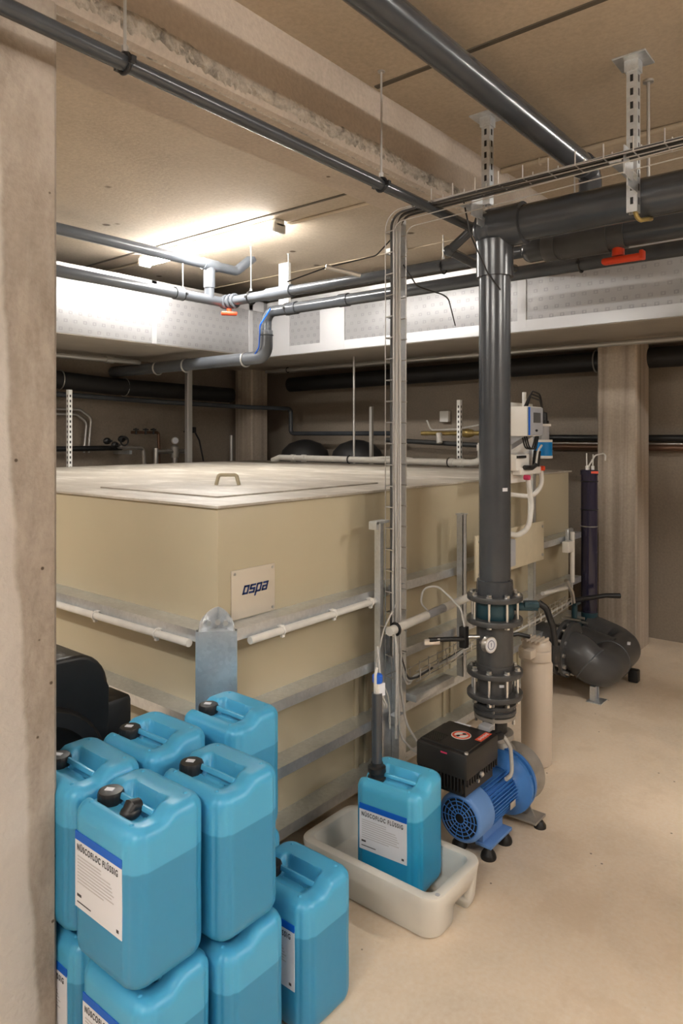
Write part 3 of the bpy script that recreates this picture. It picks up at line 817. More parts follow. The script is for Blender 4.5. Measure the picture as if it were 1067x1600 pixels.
vb = G().lathe((RX, RY, .934), (0, 0, 1), [(0, .088), (.01, .092), (.076, .092), (.086, .088)], 44).build('butterfly_valve', 'teal', rz)
hdir = V(.55, -.83, 0).normalized()
g = G(); c0 = V(RX, RY, .985); g.tube([c0 + hdir * .09, c0 + hdir * .20], .020, n=12); g.box(c0 + hdir * .17 + V(0, 0, .012), (.07, .05, .03), rot=math.atan2(hdir.y, hdir.x), bevel=.006)
g.build('valve_stem', 'teal', vb)
g = G(); q = c0 + hdir * .205
g.tube([q + V(0, 0, .02), q + hdir * .035 + V(0, 0, -.005), q + hdir * .065 + V(0, 0, -.09), q + hdir * .075 + V(0, 0, -.17), q + hdir * .078 + V(0, 0, -.265)], [.016] * 1 + [.017] * 0 if False else .0155, R=.05, n=12)
g.box(q + hdir * .078 + V(0, 0, -.22), (.036, .030, .09), rot=math.atan2(hdir.y, hdir.x), bevel=.008)
g.build('lever', 'black', vb)
G().cyl((RX, RY, .66), (RX, RY, .91), .086, 44).build('spool_pipe', 'pvc_mat', rz)
G().lathe((RX, RY, .685), (0, 0, 1), [(0, .089), (.03, .089), (.033, .086)], 44).build('collar', 'pvc_mat', rz)
f3 = flange(.678); f4 = flange(.572); bolts(f3, .545, .695)
cvb = G().lathe((RX, RY, .584), (0, 0, 1), [(0, .082), (.083, .082)], 40).build('check_valve', 'pvc_mat', rz)
G().box((RX - .055, RY - .064, .63), (.022, .003, .012), rot=-.85).build('type_tag', 'label', cvb)
g = G(); g.lathe((RX, RY, .48), (0, 0, 1), [(0, .085), (.006, .100), (.022, .100), (.024, .090), (.034, .092), (.038, .100), (.052, .100), (.056, .082), (.085, .080)], 44); g.build('reducer', 'pvc_mat', rz)
G().flat_ring((RX, RY, .470), (0, 0, 1), .05, .097, .016).build('steel_ring', 'cast', rz)
G().cyl((RX, RY, .392), (RX, RY, .465), .058, 32).build('rubber_joint', 'rubber', rz)
for k in range(4):
    a = PI / 2 * k + .4; G().cyl((RX + .088 * math.cos(a), RY + .088 * math.sin(a), .43), (RX + .088 * math.cos(a), RY + .088 * math.sin(a), .565), .007, 8).build('bolt', 'chrome', rz)
# gauge
gd = V(-.30, -.95, .05).normalized(); gc = V(RX - .15, RY - .035, .845)
ga = G(); ga.lathe(gc, gd, [(0, .034), (.004, .038), (.026, .038), (.030, .036)], 32); gg = ga.build('pressure_gauge', 'chrome', rz)
G().lathe(gc + gd * .0285, gd, [(0, .032), (.002, .032)], 32).build('dial', 'label', gg)
g = G(); g.box(gc + gd * .031, (.0015, .002, .018)); g.torus(gc + gd * .031, gd, .020, .0012, 24, 5); g.build('dial_marks', 'navy', gg)
G().tube([gc, gc - gd * .03, V(RX - .07, RY, .845)], .010, n=10).build('gauge_neck', 'chrome', gg)
G().box((RX + .0745 * -.42, RY - .0745 * .92, 1.545), (.028, .003, .016), rot=-.43).build('pipe_sticker', 'label', rz)

# small valve block left of the gauge
sv = thing('sampling_valve', (2.95, 1.66, .82), 'small black sampling valve block left of the pressure gauge', 'valve')
G().box((2.935, 1.665, .85), (.035, .035, .10), bevel=.004).build('valve_body', 'black', sv)
G().tube([(2.92, 1.66, .845), (2.86, 1.70, .85), (2.78, 1.76, .853)], .011, n=10).build('connection_pipe', 'black', sv)
G().box((2.79, 1.75, .845), (.075, .012, .028), rot=-.7, bevel=.002).build('bracket', 'chrome', sv)
G().cyl((2.94, 1.665, .85), (3.02, 1.60, .845), .010, 10).build('nipple', 'chrome', sv)
G().tube([(2.93, 1.66, .90), (2.935, 1.68, .98), (2.93, 1.74, 1.03), (2.92, 1.80, 1.075), (2.90, 1.87, 1.06), (2.91, 1.89, .98), (2.97, 1.885, .93)], .005, R=.06, n=8).build('hose', 'grey_cable', sv)

# ------------------------------------------------------------------ filter housing
fx, fy = 3.68, 1.635
fh = thing('filter_housing', (fx, fy, 0), 'tall beige cylindrical filter housing behind the riser pipe', 'filter')
G().lathe((fx, fy, 0), (0, 0, 1), [(0, .070), (.008, .079), (.03, .083), (.58, .085), (.59, .08)], 44).build('canister', 'filter', fh)
G().lathe((fx, fy, .575), (0, 0, 1), [(0, .086), (.003, .096), (.045, .098), (.055, .094), (.06, .080), (.085, .078), (.10, .066), (.105, .02)], 44).build('lid', 'filter', fh)
g = G()
for k in range(5): g.box((fx - .02, fy - .05 + k * .025, .684), (.12, .008, .012))
g.build('lid_ribs', 'filter', fh)
G().box((fx - .115, fy - .01, .63), (.07, .05, .045), bevel=.006).build('port', 'filter', fh)
G().tube([(fx - .05, fy + .02, .70), (fx - .11, fy + .06, .72), (fx - .20, fy + .12, .715)], .011, n=10).build('connection_pipe', 'black', fh)

# ------------------------------------------------------------------ floor pipework
fp = thing('floor_pipework', (4.72, 1.9, 0), 'thick dark grey pipe bend with bolted flange on the floor by the column', 'pipe')
RR = .130
G().tube([(4.80, 1.90, .315), (4.80, 1.83, .30), (4.815, 1.745, .225), (4.90, 1.70, .20), (5.12, 1.705, .205)], RR, R=.10, n=36).build('elbow', 'pvc_mat', fp)
G().tube([(5.10, 1.705, .205), (5.40, 1.715, .21), (5.49, 1.80, .225), (5.50, 1.98, .27), (5.50, 2.03, .285)], RR - .006, R=.10, n=36).build('elbow', 'pvc_mat', fp)
G().torus((5.09, 1.706, .205), (1, .02, 0), RR, .006, 36, 8).build('weld_bead', 'pvc_lit_bead', fp)
G().torus((4.815, 1.755, .235), (0, .80, .60), RR + .001, .005, 36, 8).build('weld_bead', 'pvc_lit_bead', fp)
for y, zz in ((1.885, .312), (1.935, .316)):
    G().lathe_closed((4.80, y, zz), (0, 1, .1), [(-.012, .08), (-.012, .190), (.012, .190), (.012, .08)], 48).build('flange', 'pvc_mat', fp)
for k in range(12):
    a = 2 * PI * k / 12; G().hexbolt(V(4.80 + .163 * math.cos(a), 1.860, .309 + .163 * math.sin(a)), (0, 1, .1), .014, .10).build('bolt', 'chrome', fp)
G().tube([(4.80, 1.95, .316), (4.80, 2.141, .318)], .15, n=36).build('tank_connection', 'pvc_mat', fp)
G().box((5.22, 1.622, .308), (.03, .02, .016), rot=.2).build('pipe_sticker', 'label', fp)
# butterfly valve in the return branch
bv = G().tube([(5.17, 1.98, .31), (5.17, 2.09, .31)], .115, n=32).build('valve_body', 'teal', fp)
g = G(); g.cyl((5.17, 2.0, .40), (5.17, 2.0, .56), .022, 14); g.box((5.17, 2.0, .55), (.09, .06, .02)); g.build('valve_stem', 'teal', bv)
g = G(); g.tube([(5.12, 2.0, .575), (5.22, 1.93, .585), (5.34, 1.83, .600), (5.42, 1.75, .595)], [.020, .017, .017, .020], n=10); g.build('lever', 'black', bv)
for k in range(6):
    a = PI * k / 5; G().cyl((5.17 + .13 * math.cos(a), 1.94, .31 + .13 * math.sin(a)), (5.17 + .13 * math.cos(a), 2.08, .31 + .13 * math.sin(a)), .012, 8).build('bolt', 'chrome', fp)
G().tube([(5.17, 1.72, .25), (5.17, 1.96, .30)], .09, n=28).build('branch_pipe', 'pvc_mat', fp)
g = G(); g.box((4.78, 1.72, .05), (.035, .035, .10)); g.box((4.82, 1.72, .05), (.012, .05, .10)); g.box((4.79, 1.70, .004), (.12, .10, .006)); g.build('pipe_stand', 'galv', fp, smooth=False)
g = G(); g.box((5.33, 1.62, .05), (.07, .07, .09), bevel=.01); g.build('pipe_stand', 'black', fp)

# purple tube
pt = thing('purple_tube', (5.5, 2.02, .3), 'upright dark purple transparent tube between tank and column', 'tube')
G().cyl((5.50, 2.01, .40), (5.50, 2.01, 1.50), .062, 32).build('tube', 'purple', pt)
G().lathe((5.50, 2.01, 1.49), (0, 0, 1), [(0, .067), (.035, .067), (.04, .06)], 32).build('top_cap', 'purple', pt)
G().box((5.462, 1.955, 1.512), (.055, .010, .018), rot=-.9).build('red_label', 'sticker_red', pt)
for dx, dy in ((-.025, .01), (.02, -.02), (.03, .02)):
    G().cyl((5.50 + dx, 2.01 + dy, 1.525), (5.50 + dx, 2.01 + dy, 1.56), .012, 12).build('hose_fitting', 'white', pt)
G().tube([(5.475, 2.02, 1.55), (5.47, 2.02, 1.66)], .005, n=8).build('hose', 'white_pipe', pt)
G().tube([(5.52, 1.99, 1.55), (5.50, 1.98, 1.65)], .005, n=8).build('hose', 'white_pipe', pt)
G().tube([(5.53, 2.03, 1.55), (5.60, 2.0, 1.64), (5.70, 1.95, 1.66), (5.66, 1.94, 1.60)], .006, R=.04, n=8).build('hose', 'white_pipe', pt)
for z in (1.44, 1.22, 1.09): G().torus((5.50, 2.01, z), (0, 0, 1), .064, .004, 28, 6).build('clamp', 'chrome' if z < 1.1 else 'black', pt)
G().tube([(5.50, 2.01, .28), (5.50, 2.01, .42)], .066, n=24).build('base_socket', 'teal', pt)

# ------------------------------------------------------------------ overhead pipes
def clamp_rod(name, pipe_c, d, r, ztop, label, grp='pipe hangers'):
    t = thing(name, (pipe_c[0], pipe_c[1], ztop), label, 'hanger')
    g = G(); g.torus(pipe_c, d, r + .004, .006, 26, 8)
    side = V(d).cross(V(0, 0, 1)).normalized()
    for s in (-1, 1): g.box(V(pipe_c) + side * s * (r + .013), (.016, .016, .018))
    g.build('clamp', 'black', t)
    g = G(); g.cyl(V(pipe_c) + V(0, 0, r + .004), (pipe_c[0], pipe_c[1], ztop), .0048, 8); g.hexbolt(V(pipe_c) + V(0, 0, r + .008), (0, 0, 1), .010, .018)
    g.lathe((pipe_c[0], pipe_c[1], ztop - .004), (0, 0, 1), [(0, .016), (.004, .016)], 12)
    g.build('threaded_rod', 'rod', t); return t

# big pipe along the ceiling
BY, BZ = 1.31, 3.15
bp = thing('ceiling_pipe', (2.0, BY, BZ), 'thick dark pipe running under the ceiling at top right, bending down behind the manifold', 'pipe')
G().tube([(-.6, BY, BZ), (3.60, BY, BZ), (3.60, BY, 2.86)], .056, R=.07, n=32).build('pipe', 'pvc', bp)
G().lathe((3.56, BY, BZ), (-1, 0, 0), [(0, .058), (.0, .063), (.07, .063), (.072, .056)], 32).build('collar', 'pvc', bp)
g = G(); g.tube([(3.60, 1.63, 2.80), (3.60, -2.6, 2.80)], .066, n=32); g.sphere((3.60, 1.63, 2.80), .067, (1, .8, 1), 24); lp = g.build('distribution_pipe', 'pvc', bp)
g = G(); g.lathe((3.60, BY, 2.83), (0, 0, 1), [(0, .064), (.10, .064), (.101, .056)], 32); g.lathe((3.60, 1.55, 2.80), (0, -1, 0), [(0, .068), (.0, .076), (.07, .076), (.07, .07), (.10, .07), (.10, .082), (.34, .082), (.34, .074), (.42, .074), (.42, .068)], 36); vb2 = g.build('ball_valve', 'pvc_mat', bp)
g = G(); g.cyl((3.60, 1.17, 2.735), (3.60, 1.17, 2.695), .030, 20)
g.box((3.60, 1.15, 2.675), (.05, .20, .032), bevel=.012); g.box((3.60, 1.055, 2.682), (.05, .02, .045), bevel=.006)
plabel(g.build('handle', 'red', vb2), 'orange red handle')

# thin pipe crossing the picture from the top left
tp = thing('crossing_pipe', (1.5, 1.744, 2.85), 'thin dark pipe crossing in front of the pillar and beam, zigzagging down at its end', 'pipe')
G().tube([(-.4, 1.744, 2.862), (3.17, 1.744, 2.842), (3.17, 1.885, 2.752), (3.42, 1.885, 2.735), (3.93, 1.885, 2.80)], .0235, R=.03, n=20).build('pipe', 'pvc', tp)
for p, d in (((3.17, 1.744, 2.842), (1, 0, 0)), ((3.17, 1.885, 2.752), (.7, 0, -.3))):
    G().sphere(p, .030, n=16).build('elbow', 'pvc', tp)
clamp_rod('pipe_hanger', (2.385, 1.744, 2.846), (1, 0, 0), .0235, CEIL, 'thin hanger rod holding the crossing pipe in front of the beam')
clamp_rod('pipe_hanger', (1.157, 1.744, 2.853), (1, 0, 0), .0235, CEIL, 'hanger rod of the crossing pipe at the top of the picture')

# pipes at the duct: A low (along X), B high (along X), C and D along Y
pa = thing('supply_pipe', (3.0, 4.49, 2.9), 'grey pipe in front of the left duct face turning right along the tank', 'pipe')
ZA = 2.905; XC = 3.93; YA = 4.49; XDp = 4.29
G().tube([(.8, YA, ZA), (XC, YA, ZA), (XC, 3.9, ZA)], .040, R=.02, n=24).build('pipe', 'pvc_lit_bead', pa)
G().tube([(XC, 3.95, ZA), (XC, -2.6, 2.865)], .0375, n=24).build('pipe', 'pvc', pa)
g = G()
g.lathe((XC, 3.98, ZA), (0, -1, 0), [(0, .05), (.26, .05)], 28); g.build('coupling', 'pvc_lit_bead', pa); g = G()
g.lathe((3.42, YA, ZA), (1, 0, 0), [(0, .048), (.08, .048)], 28); g.build('coupling', 'pvc_lit_bead', pa); g = G()
for k in range(3): g.torus((XC, 4.46 - k * .05, ZA), (0, 1, 0), .050, .012, 28, 8)
g.sphere((XC, YA, ZA), .055, n=20)
g.build('valve_union', 'pvc_lit_bead', pa)
g = G(); g.cyl((XC - .01, YA - .07, ZA - .06), (XC - .01, YA - .07, ZA - .085), .02, 14); g.box((XC - .01, YA - .07, ZA - .10), (.06, .13, .028), bevel=.008, rot=.9)
plabel(g.build('handle', 'red', pa), 'red valve handle')
g = G(); g.tube([(.8, YA, 3.19), (4.06, YA, 3.19), (4.19, 4.42, CEIL)], .040, R=.05, n=24)
g.tube([(3.768, YA, ZA), (3.768, YA, 3.19)], .040, n=24); g.lathe((3.70, YA, 3.19), (1, 0, 0), [(0, .047), (.15, .047)], 24); g.lathe((3.768, YA, 3.0), (0, 0, 1), [(0, .047), (.15, .047)], 24)
g.build('upper_branch', 'pvc_lit_bead', pa)
clamp_rod('pipe_hanger', (3.5, YA, ZA), (1, 0, 0), .040, CEIL, 'hanger rod just left of the valve, in front of the lamp')
clamp_rod('pipe_hanger', (XC, 4.17, ZA), (0, 1, 0), .048, CEIL, 'hanger rod just right of the small red valve')
clamp_rod('pipe_hanger', (XC, 2.38, 2.883), (0, 1, 0), .0375, CEIL, 'hanger rod with dark clamp left of the riser, near the beam')
clamp_rod('pipe_hanger', (XC, 2.05, 2.882), (0, 1, 0), .0375, 3.0, 'short hanger rod with clamp beside the riser top')
clamp_rod('pipe_hanger', (XC, 1.52, 2.880), (0, 1, 0), .0375, CEIL, 'hanger with dark clamp right of the riser, below the manifold')

pd = thing('return_pipe', (XDp, 4.3, 2.86), 'dark pipe running below the supply pipe with a bend dropping under the duct', 'pipe')
G().tube([(XDp, -2.6, 2.85), (XDp, 4.36, 2.858), (XDp, 4.36, 2.62)], .046, R=.09, n=28).build('pipe', 'pvc', pd)
G().tube([(XDp, 4.36, 2.70), (XDp, 4.36, 2.475), (XDp, 6.69, 2.475)], .056, R=.10, n=28).build('drop_bend', 'pvc_lit_bead', pd)
G().torus((XDp, 4.36, 2.66), (0, 0, 1), .056, .006, 28, 8).build('collar', 'pvc', pd); G().lathe((XDp, 3.45, 2.858), (0, 1, 0), [(0, .052), (.09, .052)], 24).build('collar', 'pvc', pd); G().lathe((XDp, 4.0, 2.858), (0, 1, 0), [(0, .054), (.12, .054)], 24).build('collar', 'pvc', pd)
for y in (4.62, 5.45, 5.9): G().torus((XDp, y, 2.468), (0, 1, 0), .062, .008, 24, 8).build('clamp', 'rod', pd)
G().tube([(XDp - .06, 4.25, 2.87), (XDp - .075, 4.36, 2.74), (XDp - .07, 4.38, 2.55), (XDp - .03, 4.50, 2.47), (XDp, 4.60, 2.525)], .006, R=.05, n=8).build('cable', 'blue_cap', pd)
clamp_rod('pipe_hanger', (XDp, 4.10, 2.858), (0, 1, 0), .046, CEIL, 'hanger rod beside the pale ceiling strut, over the lower pipe')
clamp_rod('pipe_hanger', (XDp, 1.62, 2.853), (0, 1, 0), .046, CEIL, 'low hanger clamp just right of the riser pipe')
# pale strut from the ceiling
ps = thing('ceiling_strut', (4.50, 4.36, 2.6), 'pale short ceiling strut behind the pipes, right of the lamp', 'strut')
g = G(); g.box2((4.49, 4.30, 2.93), (4.53, 4.41, CEIL)); g.build('channel', 'lamp_body', ps, smooth=False)
g = G(); g.box((4.72, 3.30, 3.30), (.09, .16, .035)); tag(g.build('ceiling_bracket', 'lamp_body'), 'small pale bracket under the ceiling above the dark pipes', 'bracket')
# cable bulb hanging on the dark pipe
# ------------------------------------------------------------------ insulated duct (L shaped)
dk = thing('air_duct', (5.1, 5.15, 2.6), 'foil clad rectangular air duct running around the tank below the ceiling', 'duct')
DZ0, DZ1 = 2.6, 3.148
G().box2((-.9, 5.18, DZ0), (6.56, 6.5, DZ1), bevel=.004).build('duct_run', 'foil', dk)
G().box2((5.10, -3.5, DZ0), (6.56, 5.178, DZ1), bevel=.004).build('duct_run', 'foil', dk)
g = G(); g.box2((-.9, 5.185, DZ0 - .006), (6.55, 6.49, DZ0 - .001)); g.box2((5.105, -3.5, DZ0 - .006), (6.55, 5.18, DZ0 - .001)); g.build('underside_sheet', 'duct_bottom', dk, smooth=False)
g = G()
for x in (.9, 2.23, 2.30, 3.7, 4.85): g.box2((x, 5.172, DZ0), (x + (.05 if x != 2.30 else .025), 5.182, DZ1))
g.box2((-.9, 5.172, DZ1 - .10), (5.05, 5.181, DZ1 + .001)); g.box2((.3, 5.170, DZ0), (2.23, 5.182, DZ0 + .055))
for y in (4.15, 4.85, 2.55, 2.35, .95, 1.05): g.box2((5.092, y, DZ0), (5.102, y + (.07 if y < 4 else .30), DZ1))
g.box2((5.093, -3.5, DZ0), (5.101, 5.0, DZ0 + .085)); g.box2((5.093, -3.5, DZ1 - .12), (5.101, 5.0, DZ1 + .001))
g.build('joint_tape', 'tape', dk, smooth=False)

# ------------------------------------------------------------------ cable riser: posts, baskets, cables
SX, SY = 2.860, 1.985
po = thing('support_post', (SX, SY, .18), 'tall galvanised channel post carrying the vertical cable tray', 'post')
g = G(); g.prism([(SX - .030, SY - .022), (SX + .030, SY - .022), (SX + .030, SY + .022), (SX + .012, SY + .022), (SX + .012, SY + .017), (SX + .025, SY + .017), (SX + .025, SY - .017), (SX - .025, SY - .017), (SX - .025, SY + .022), (SX - .030, SY + .022)], 'Z', .178, 2.86)
g.build('channel', 'galv', po, smooth=False)
g = G(); g.box((SX - .07, SY + .03, .50), (.10, .012, .66)); g.box((SX + .01, SY + .05, .18), (.16, .09, .008)); g.build('base_plate', 'galv', po, smooth=False)
for z in (1.06, .72, .43): G().box((SX - .045, SY - .02, z), (.075, .05, .04), bevel=.002).build('rail_clamp', 'galv', po, smooth=False)
p2 = thing('strut_post', (2.715, 2.0, .3), 'slender galvanised strut post left of the cable tray, top bracket at half tank height', 'post')
G().box2((2.705, 1.985, .19), (2.735, 2.02, 1.385), bevel=.002).build('channel', 'galv', p2, smooth=False)
g = G(); g.box((2.70, 1.985, 1.39), (.10, .045, .012)); g.box((2.655, 1.985, 1.375), (.02, .045, .035)); g.build('top_bracket', 'galv', p2, smooth=False)

TXc, TYc = 2.770, 1.955
ct = thing('cable_tray', (TXc, TYc, .5), 'wire mesh cable tray climbing beside the post and turning along the ceiling struts', 'cable tray')
hz = 2.858
g = G(); ww = .05
for s in (-1, 0, 1):
    g.tube([(TXc + s * ww, TYc + .01, .62), (TXc + s * ww, TYc + .01, hz - .0), (TXc + s * ww, -2.5, hz)], .0026, R=.09, n=5)
for s in (-1, 1):
    g.tube([(TXc + s * ww, TYc - .04, .62), (TXc + s * ww, TYc - .04, hz - .06), (TXc + s * ww, -2.5, hz + .05)], .0026, R=.05, n=5)
z = .66
while z < 2.78:
    g.tube([(TXc - ww - .012, TYc - .045, z), (TXc - ww, TYc + .01, z), (TXc + ww, TYc + .01, z), (TXc + ww, TYc - .045, z)], .0028, n=5); z += .1
y = 1.82
while y > -2.4:
    g.tube([(TXc - ww, y, hz + .055), (TXc - ww, y, hz), (TXc + ww, y, hz), (TXc + ww, y, hz + .055)], .0028, n=5); y -= .11
g.build('wire_mesh', 'chrome', ct)
for i in range(7):
    rr = random.Random(i); dx = -.030 + i * .0115; r = .0068 if i % 2 else .0055; dy = -.008 - .006 * (i % 3)
    pts = [(TXc + dx, TYc + dy, .75)]
    for z in (1.1, 1.6, 2.1, 2.6): pts.append((TXc + dx + rr.uniform(-.006, .006), TYc + dy + rr.uniform(-.003, .003), z))
    pts += [(TXc + dx, TYc + dy, hz - .01 + .008 * (i % 3)), (TXc + dx, .8, hz + .010 + .006 * (i % 3)), (TXc + dx, -2.5, hz + .010 + .006 * (i % 3))]
    o = G().tube(pts, r, R=.07, n=7).build('cable', 'grey_cable' if i % 3 else 'dark_cable', ct)
# struts from the ceiling
def strut(x, y, zb, label, hook):
    t = thing('ceiling_strut', (x, y, CEIL), label, 'strut')
    g = G(); g.prism([(x - .021, y - .021), (x + .021, y - .021), (x + .021, y + .021), (x + .010, y + .021), (x + .010, y + .017), (x + .017, y + .017), (x + .017, y - .017), (x - .017, y - .017), (x - .017, y + .017), (x - .010, y + .017), (x - .010, y + .021), (x - .021, y + .021)], 'Z', zb, CEIL - .006)
    g.build('channel', 'galv', t, smooth=False)
    g = G(); z = CEIL - .08
    while z > zb + .02: g.box((x - .0215, y, z), (.001, .012, .028)); g.box((x, y - .0215, z), (.012, .001, .028)); z -= .055
    g.build('slots', 'black', t, smooth=False)
    g = G(); g.box((x, y, CEIL - .004), (.13, .13, .008), bevel=.002); g.box((x, y, CEIL - .03), (.055, .055, .045)); g.build('ceiling_plate', 'galv', t, smooth=False)
    g = G(); zc = hz - .015; g.box((x - .12, y, zc), (.20, .045, .006)); g.box((x - .16, y - .03, zc + .005), (.10, .006, .11)); g.box((x - .08, y - .02, zc - .05), (.12, .006, .045)); g.build('console_arm', 'galv', t, smooth=False)
    return t
strut(3.045, 1.60 - .0, 2.895, 'left galvanised ceiling strut standing over the top of the riser', 1)
s2 = strut(2.962, .903, 2.70, 'right galvanised ceiling strut carrying cable tray in front of the manifold', 1)
G().tube([(2.962, .90, 2.72), (2.962, .885, 2.665), (3.03, .87, 2.685), (3.09, .87, 2.70)], .009, R=.03, n=8).build('hook', 'brass', s2)
t = thing('hanger_rod', (3.172, .905, CEIL), 'bare zinc rod holding the manifold, right of the galvanised strut', 'hanger')
G().cyl((3.172, .905, 2.74), (3.172, .905, CEIL), .007, 8).build('threaded_rod', 'rod', t); G().lathe((3.172, .905, CEIL - .01), (0, 0, 1), [(0, .022), (.01, .022)], 16).build('ceiling_washer', 'rod', t)
# loose black cables
tag(G().tube([(2.84, 1.62, 2.90), (2.88, 1.60, 2.72), (2.95, 1.55, 2.55), (2.98, 1.50, 2.47)], .004, R=.06, n=6).build('hanging_cable', 'black'), 'thin black cable dangling in front of the riser top', 'cable')
tag(G().tube([(2.82, 1.93, 2.62), (3.2, 2.1, 2.60), (3.35, 2.0, 2.56), (3.6, 2.1, 2.44)], .004, R=.1, n=6).build('hanging_cable', 'black'), 'thin black cable drooping right of the cable tray', 'cable')
hs = thing('cable_sensor', (2.66, 2.1, 2.6), 'small grey probe on a thin black cable left of the cable tray', 'sensor')
G().tube([(2.78, 1.95, 2.76), (2.72, 2.02, 2.66), (2.56, 2.2, 2.60), (2.40, 2.30, 2.52)], .0035, R=.05, n=6).build('cable', 'black', hs)
G().tube([(2.56, 2.2, 2.605), (2.70, 2.10, 2.575)], .012, n=8).build('probe', 'rod', hs)

# white measuring tube from post to riser
mtb = thing('measuring_pipe', (2.70, 1.93, .9), 'slanted-looking white pipe with a clear middle leading from the cable post to the flanges', 'pipe')
G().tube([(2.66, 1.90, .893), (2.98, 1.90, .905)], .021, n=18).build('pipe', 'white_pipe', mtb)
G().tube([(2.98, 1.90, .905), (3.14, 1.90, .911)], .020, n=18).build('clear_section', 'panelgrey', mtb)
G().tube([(3.14, 1.90, .911), (3.50, 1.90, .925)], .021, n=18).build('pipe', 'white_pipe', mtb)
G().torus((2.71, 1.90, .894), (1, 0, 0), .026, .007, 20, 8).build('clamp', 'black', mtb)
G().cyl((2.71, 1.90, .894), (2.71, 1.985, .894), .005, 6).build('bracket_rod', 'rod', mtb)

# hanging grey cables to the pump
def cab(pts, label, r=.006, mat='grey_cable', R=.12):
    tag(G().tube(pts, r, R=R, n=8).build('hanging_cable', mat), label, 'cable', 'grey cables hanging below the cable tray')
cab([(2.80, 1.93, .78), (2.78, 1.92, .60), (2.74, 1.86, .45), (2.66, 1.72, .40), (2.60, 1.66, .42)], 'grey cable hanging from the cable tray to the black pump box, right one', R=.1)
cab([(2.77, 1.93, .80), (2.73, 1.90, .62), (2.66, 1.84, .42), (2.66, 1.74, .37), (2.70, 1.70, .40)], 'grey cable hanging from the cable tray, dipping lowest before the black pump box', R=.1)
cab([(2.70, 1.90, .88), (2.66, 1.86, .84), (2.65, 1.85, .70), (2.63, 1.84, .55), (2.60, 1.82, .44)], 'pale cable hanging straight down from the white pipe end, beside the lance', .006)
cab([(2.74, 1.92, 1.0), (2.66, 1.93, .90), (2.60, 1.94, .72), (2.66, 1.90, .60), (2.61, 1.86, .47)], 'thin pale cable curling behind the lance head', .004)
# cable basket along the tank right of the post
cb = thing('wire_basket', (3.1, 1.93, .6), 'short horizontal wire basket with cables leading to the riser gauge', 'cable tray')
g = G()
for dy, dz in ((0, 0), (-.05, 0), (-.025, 0), (0, .05), (-.05, .05)): g.tube([(2.90, 1.96 + dy, .595 + dz), (3.55, 1.96 + dy, .62 + dz)], .0025, n=5)
for k in range(8):
    x = 2.93 + k * .085; z = .597 + (x - 2.9) * .04; g.tube([(x, 1.965, z + .055), (x, 1.965, z), (x, 1.905, z), (x, 1.905, z + .055)], .0026, n=5)
g.build('wire_mesh', 'chrome', cb)
for k in range(3): G().tube([(2.80, 1.93, .74 - .03 * k), (2.84, 1.92, .62 - .02 * k), (2.93, 1.925 + .01 * k, .605), (3.25, 1.93 - .012 * k, .625), (3.5, 1.93, .64)], .0055, R=.06, n=7).build('cable', 'grey_cable' if k else 'dark_cable', cb)
G().box((3.02, 1.90, .535), (.36, .06, .035), bevel=.003).build('console_arm', 'galv', cb)

# ------------------------------------------------------------------ boards, struts and controller right of the riser
def upright(x, y, z0, z1, label):
    t = thing('strut_post', (x, y, z0), label, 'post')
    g = G(); g.box2((x - .020, y - .020, z0), (x + .020, y - .016, z1)); g.box2((x - .020, y - .020, z0), (x - .016, y + .02, z1)); g.box2((x + .016, y - .020, z0), (x + .020, y + .02, z1))
    g.build('channel', 'galv', t, smooth=False); G().box((x, y, z1 + .002), (.05, .05, .006)).build('end_cap', 'galv', t, smooth=False)
    return t
upright(3.50, 2.00, .45, 1.355, 'galvanised strut upright between the cable tray and the riser')
upright(4.47, 2.02, .45, 1.86, 'galvanised strut upright behind the controller, right of the riser')
bd = thing('mounting_board', (4.0, 1.985, .98), 'beige plastic board fixed to the tank struts behind the riser', 'board')
G().box2((3.60, 1.965, .965), (4.54, 1.978, 1.225), bevel=.003).build('board', 'board', bd)
g = G()
for x, z in ((3.635, 1.19), (3.635, 1.0), (4.51, 1.19), (4.51, 1.0)): g.cyl((x, 1.965, z), (x, 1.958, z), .009, 12)
g.build('screws', 'rod', bd)
jb = tag(G().box2((3.68, 1.87, 1.02), (3.92, 1.963, 1.18), bevel=.008).build('junction_box', 'panelgrey'), 'light grey junction box on the beige board, left of the riser', 'box')
cp_ = thing('controller_panel', (4.2, 1.97, 1.5), 'white panel with a measuring and dosing controller right of the riser', 'controller')
G().box2((3.70, 1.975, 1.50), (4.385, 1.988, 2.005), bevel=.003).build('back_plate', 'white', cp_)
# control unit faces the viewer side: boxy with screen on -Y/-X
cu = G().box2((3.92, 1.80, 1.795), (4.13, 1.973, 1.972), bevel=.005).build('control_unit', 'white', cp_)
fr = G().box2((3.925, 1.793, 1.80), (4.128, 1.800, 1.967), bevel=.003).build('front_panel', 'panelgrey', cu)
G().box2((3.922, 1.7905, 1.80), (3.940, 1.794, 1.967)).build('blue_strip', 'blue_band', fr, smooth=False)
G().box2((3.99, 1.789, 1.875), (4.085, 1.794, 1.935)).build('screen', 'screen', fr, smooth=False)
G().sphere((4.035, 1.793, 1.828), .016, (1.2, .3, .5), 12).build('button', 'black', fr)
for xx in (3.95, 4.07): G().prism([(1.975, 1.795), (1.83, 1.795), (1.975, 1.71)], 'X', xx, xx + .006).build('support_bracket', 'panelgrey', cp_, smooth=False)
G().box((4.13, 1.95, 1.63), (.19, .05, .10), bevel=.006).build('pump_head', 'white', cp_)
G().box((4.10, 1.921, 1.665), (.12, .01, .016)).build('dark_slot', 'black', cp_)
G().box((4.22, 1.94, 1.575), (.30, .06, .045), bevel=.006).build('flow_block', 'white', cp_)
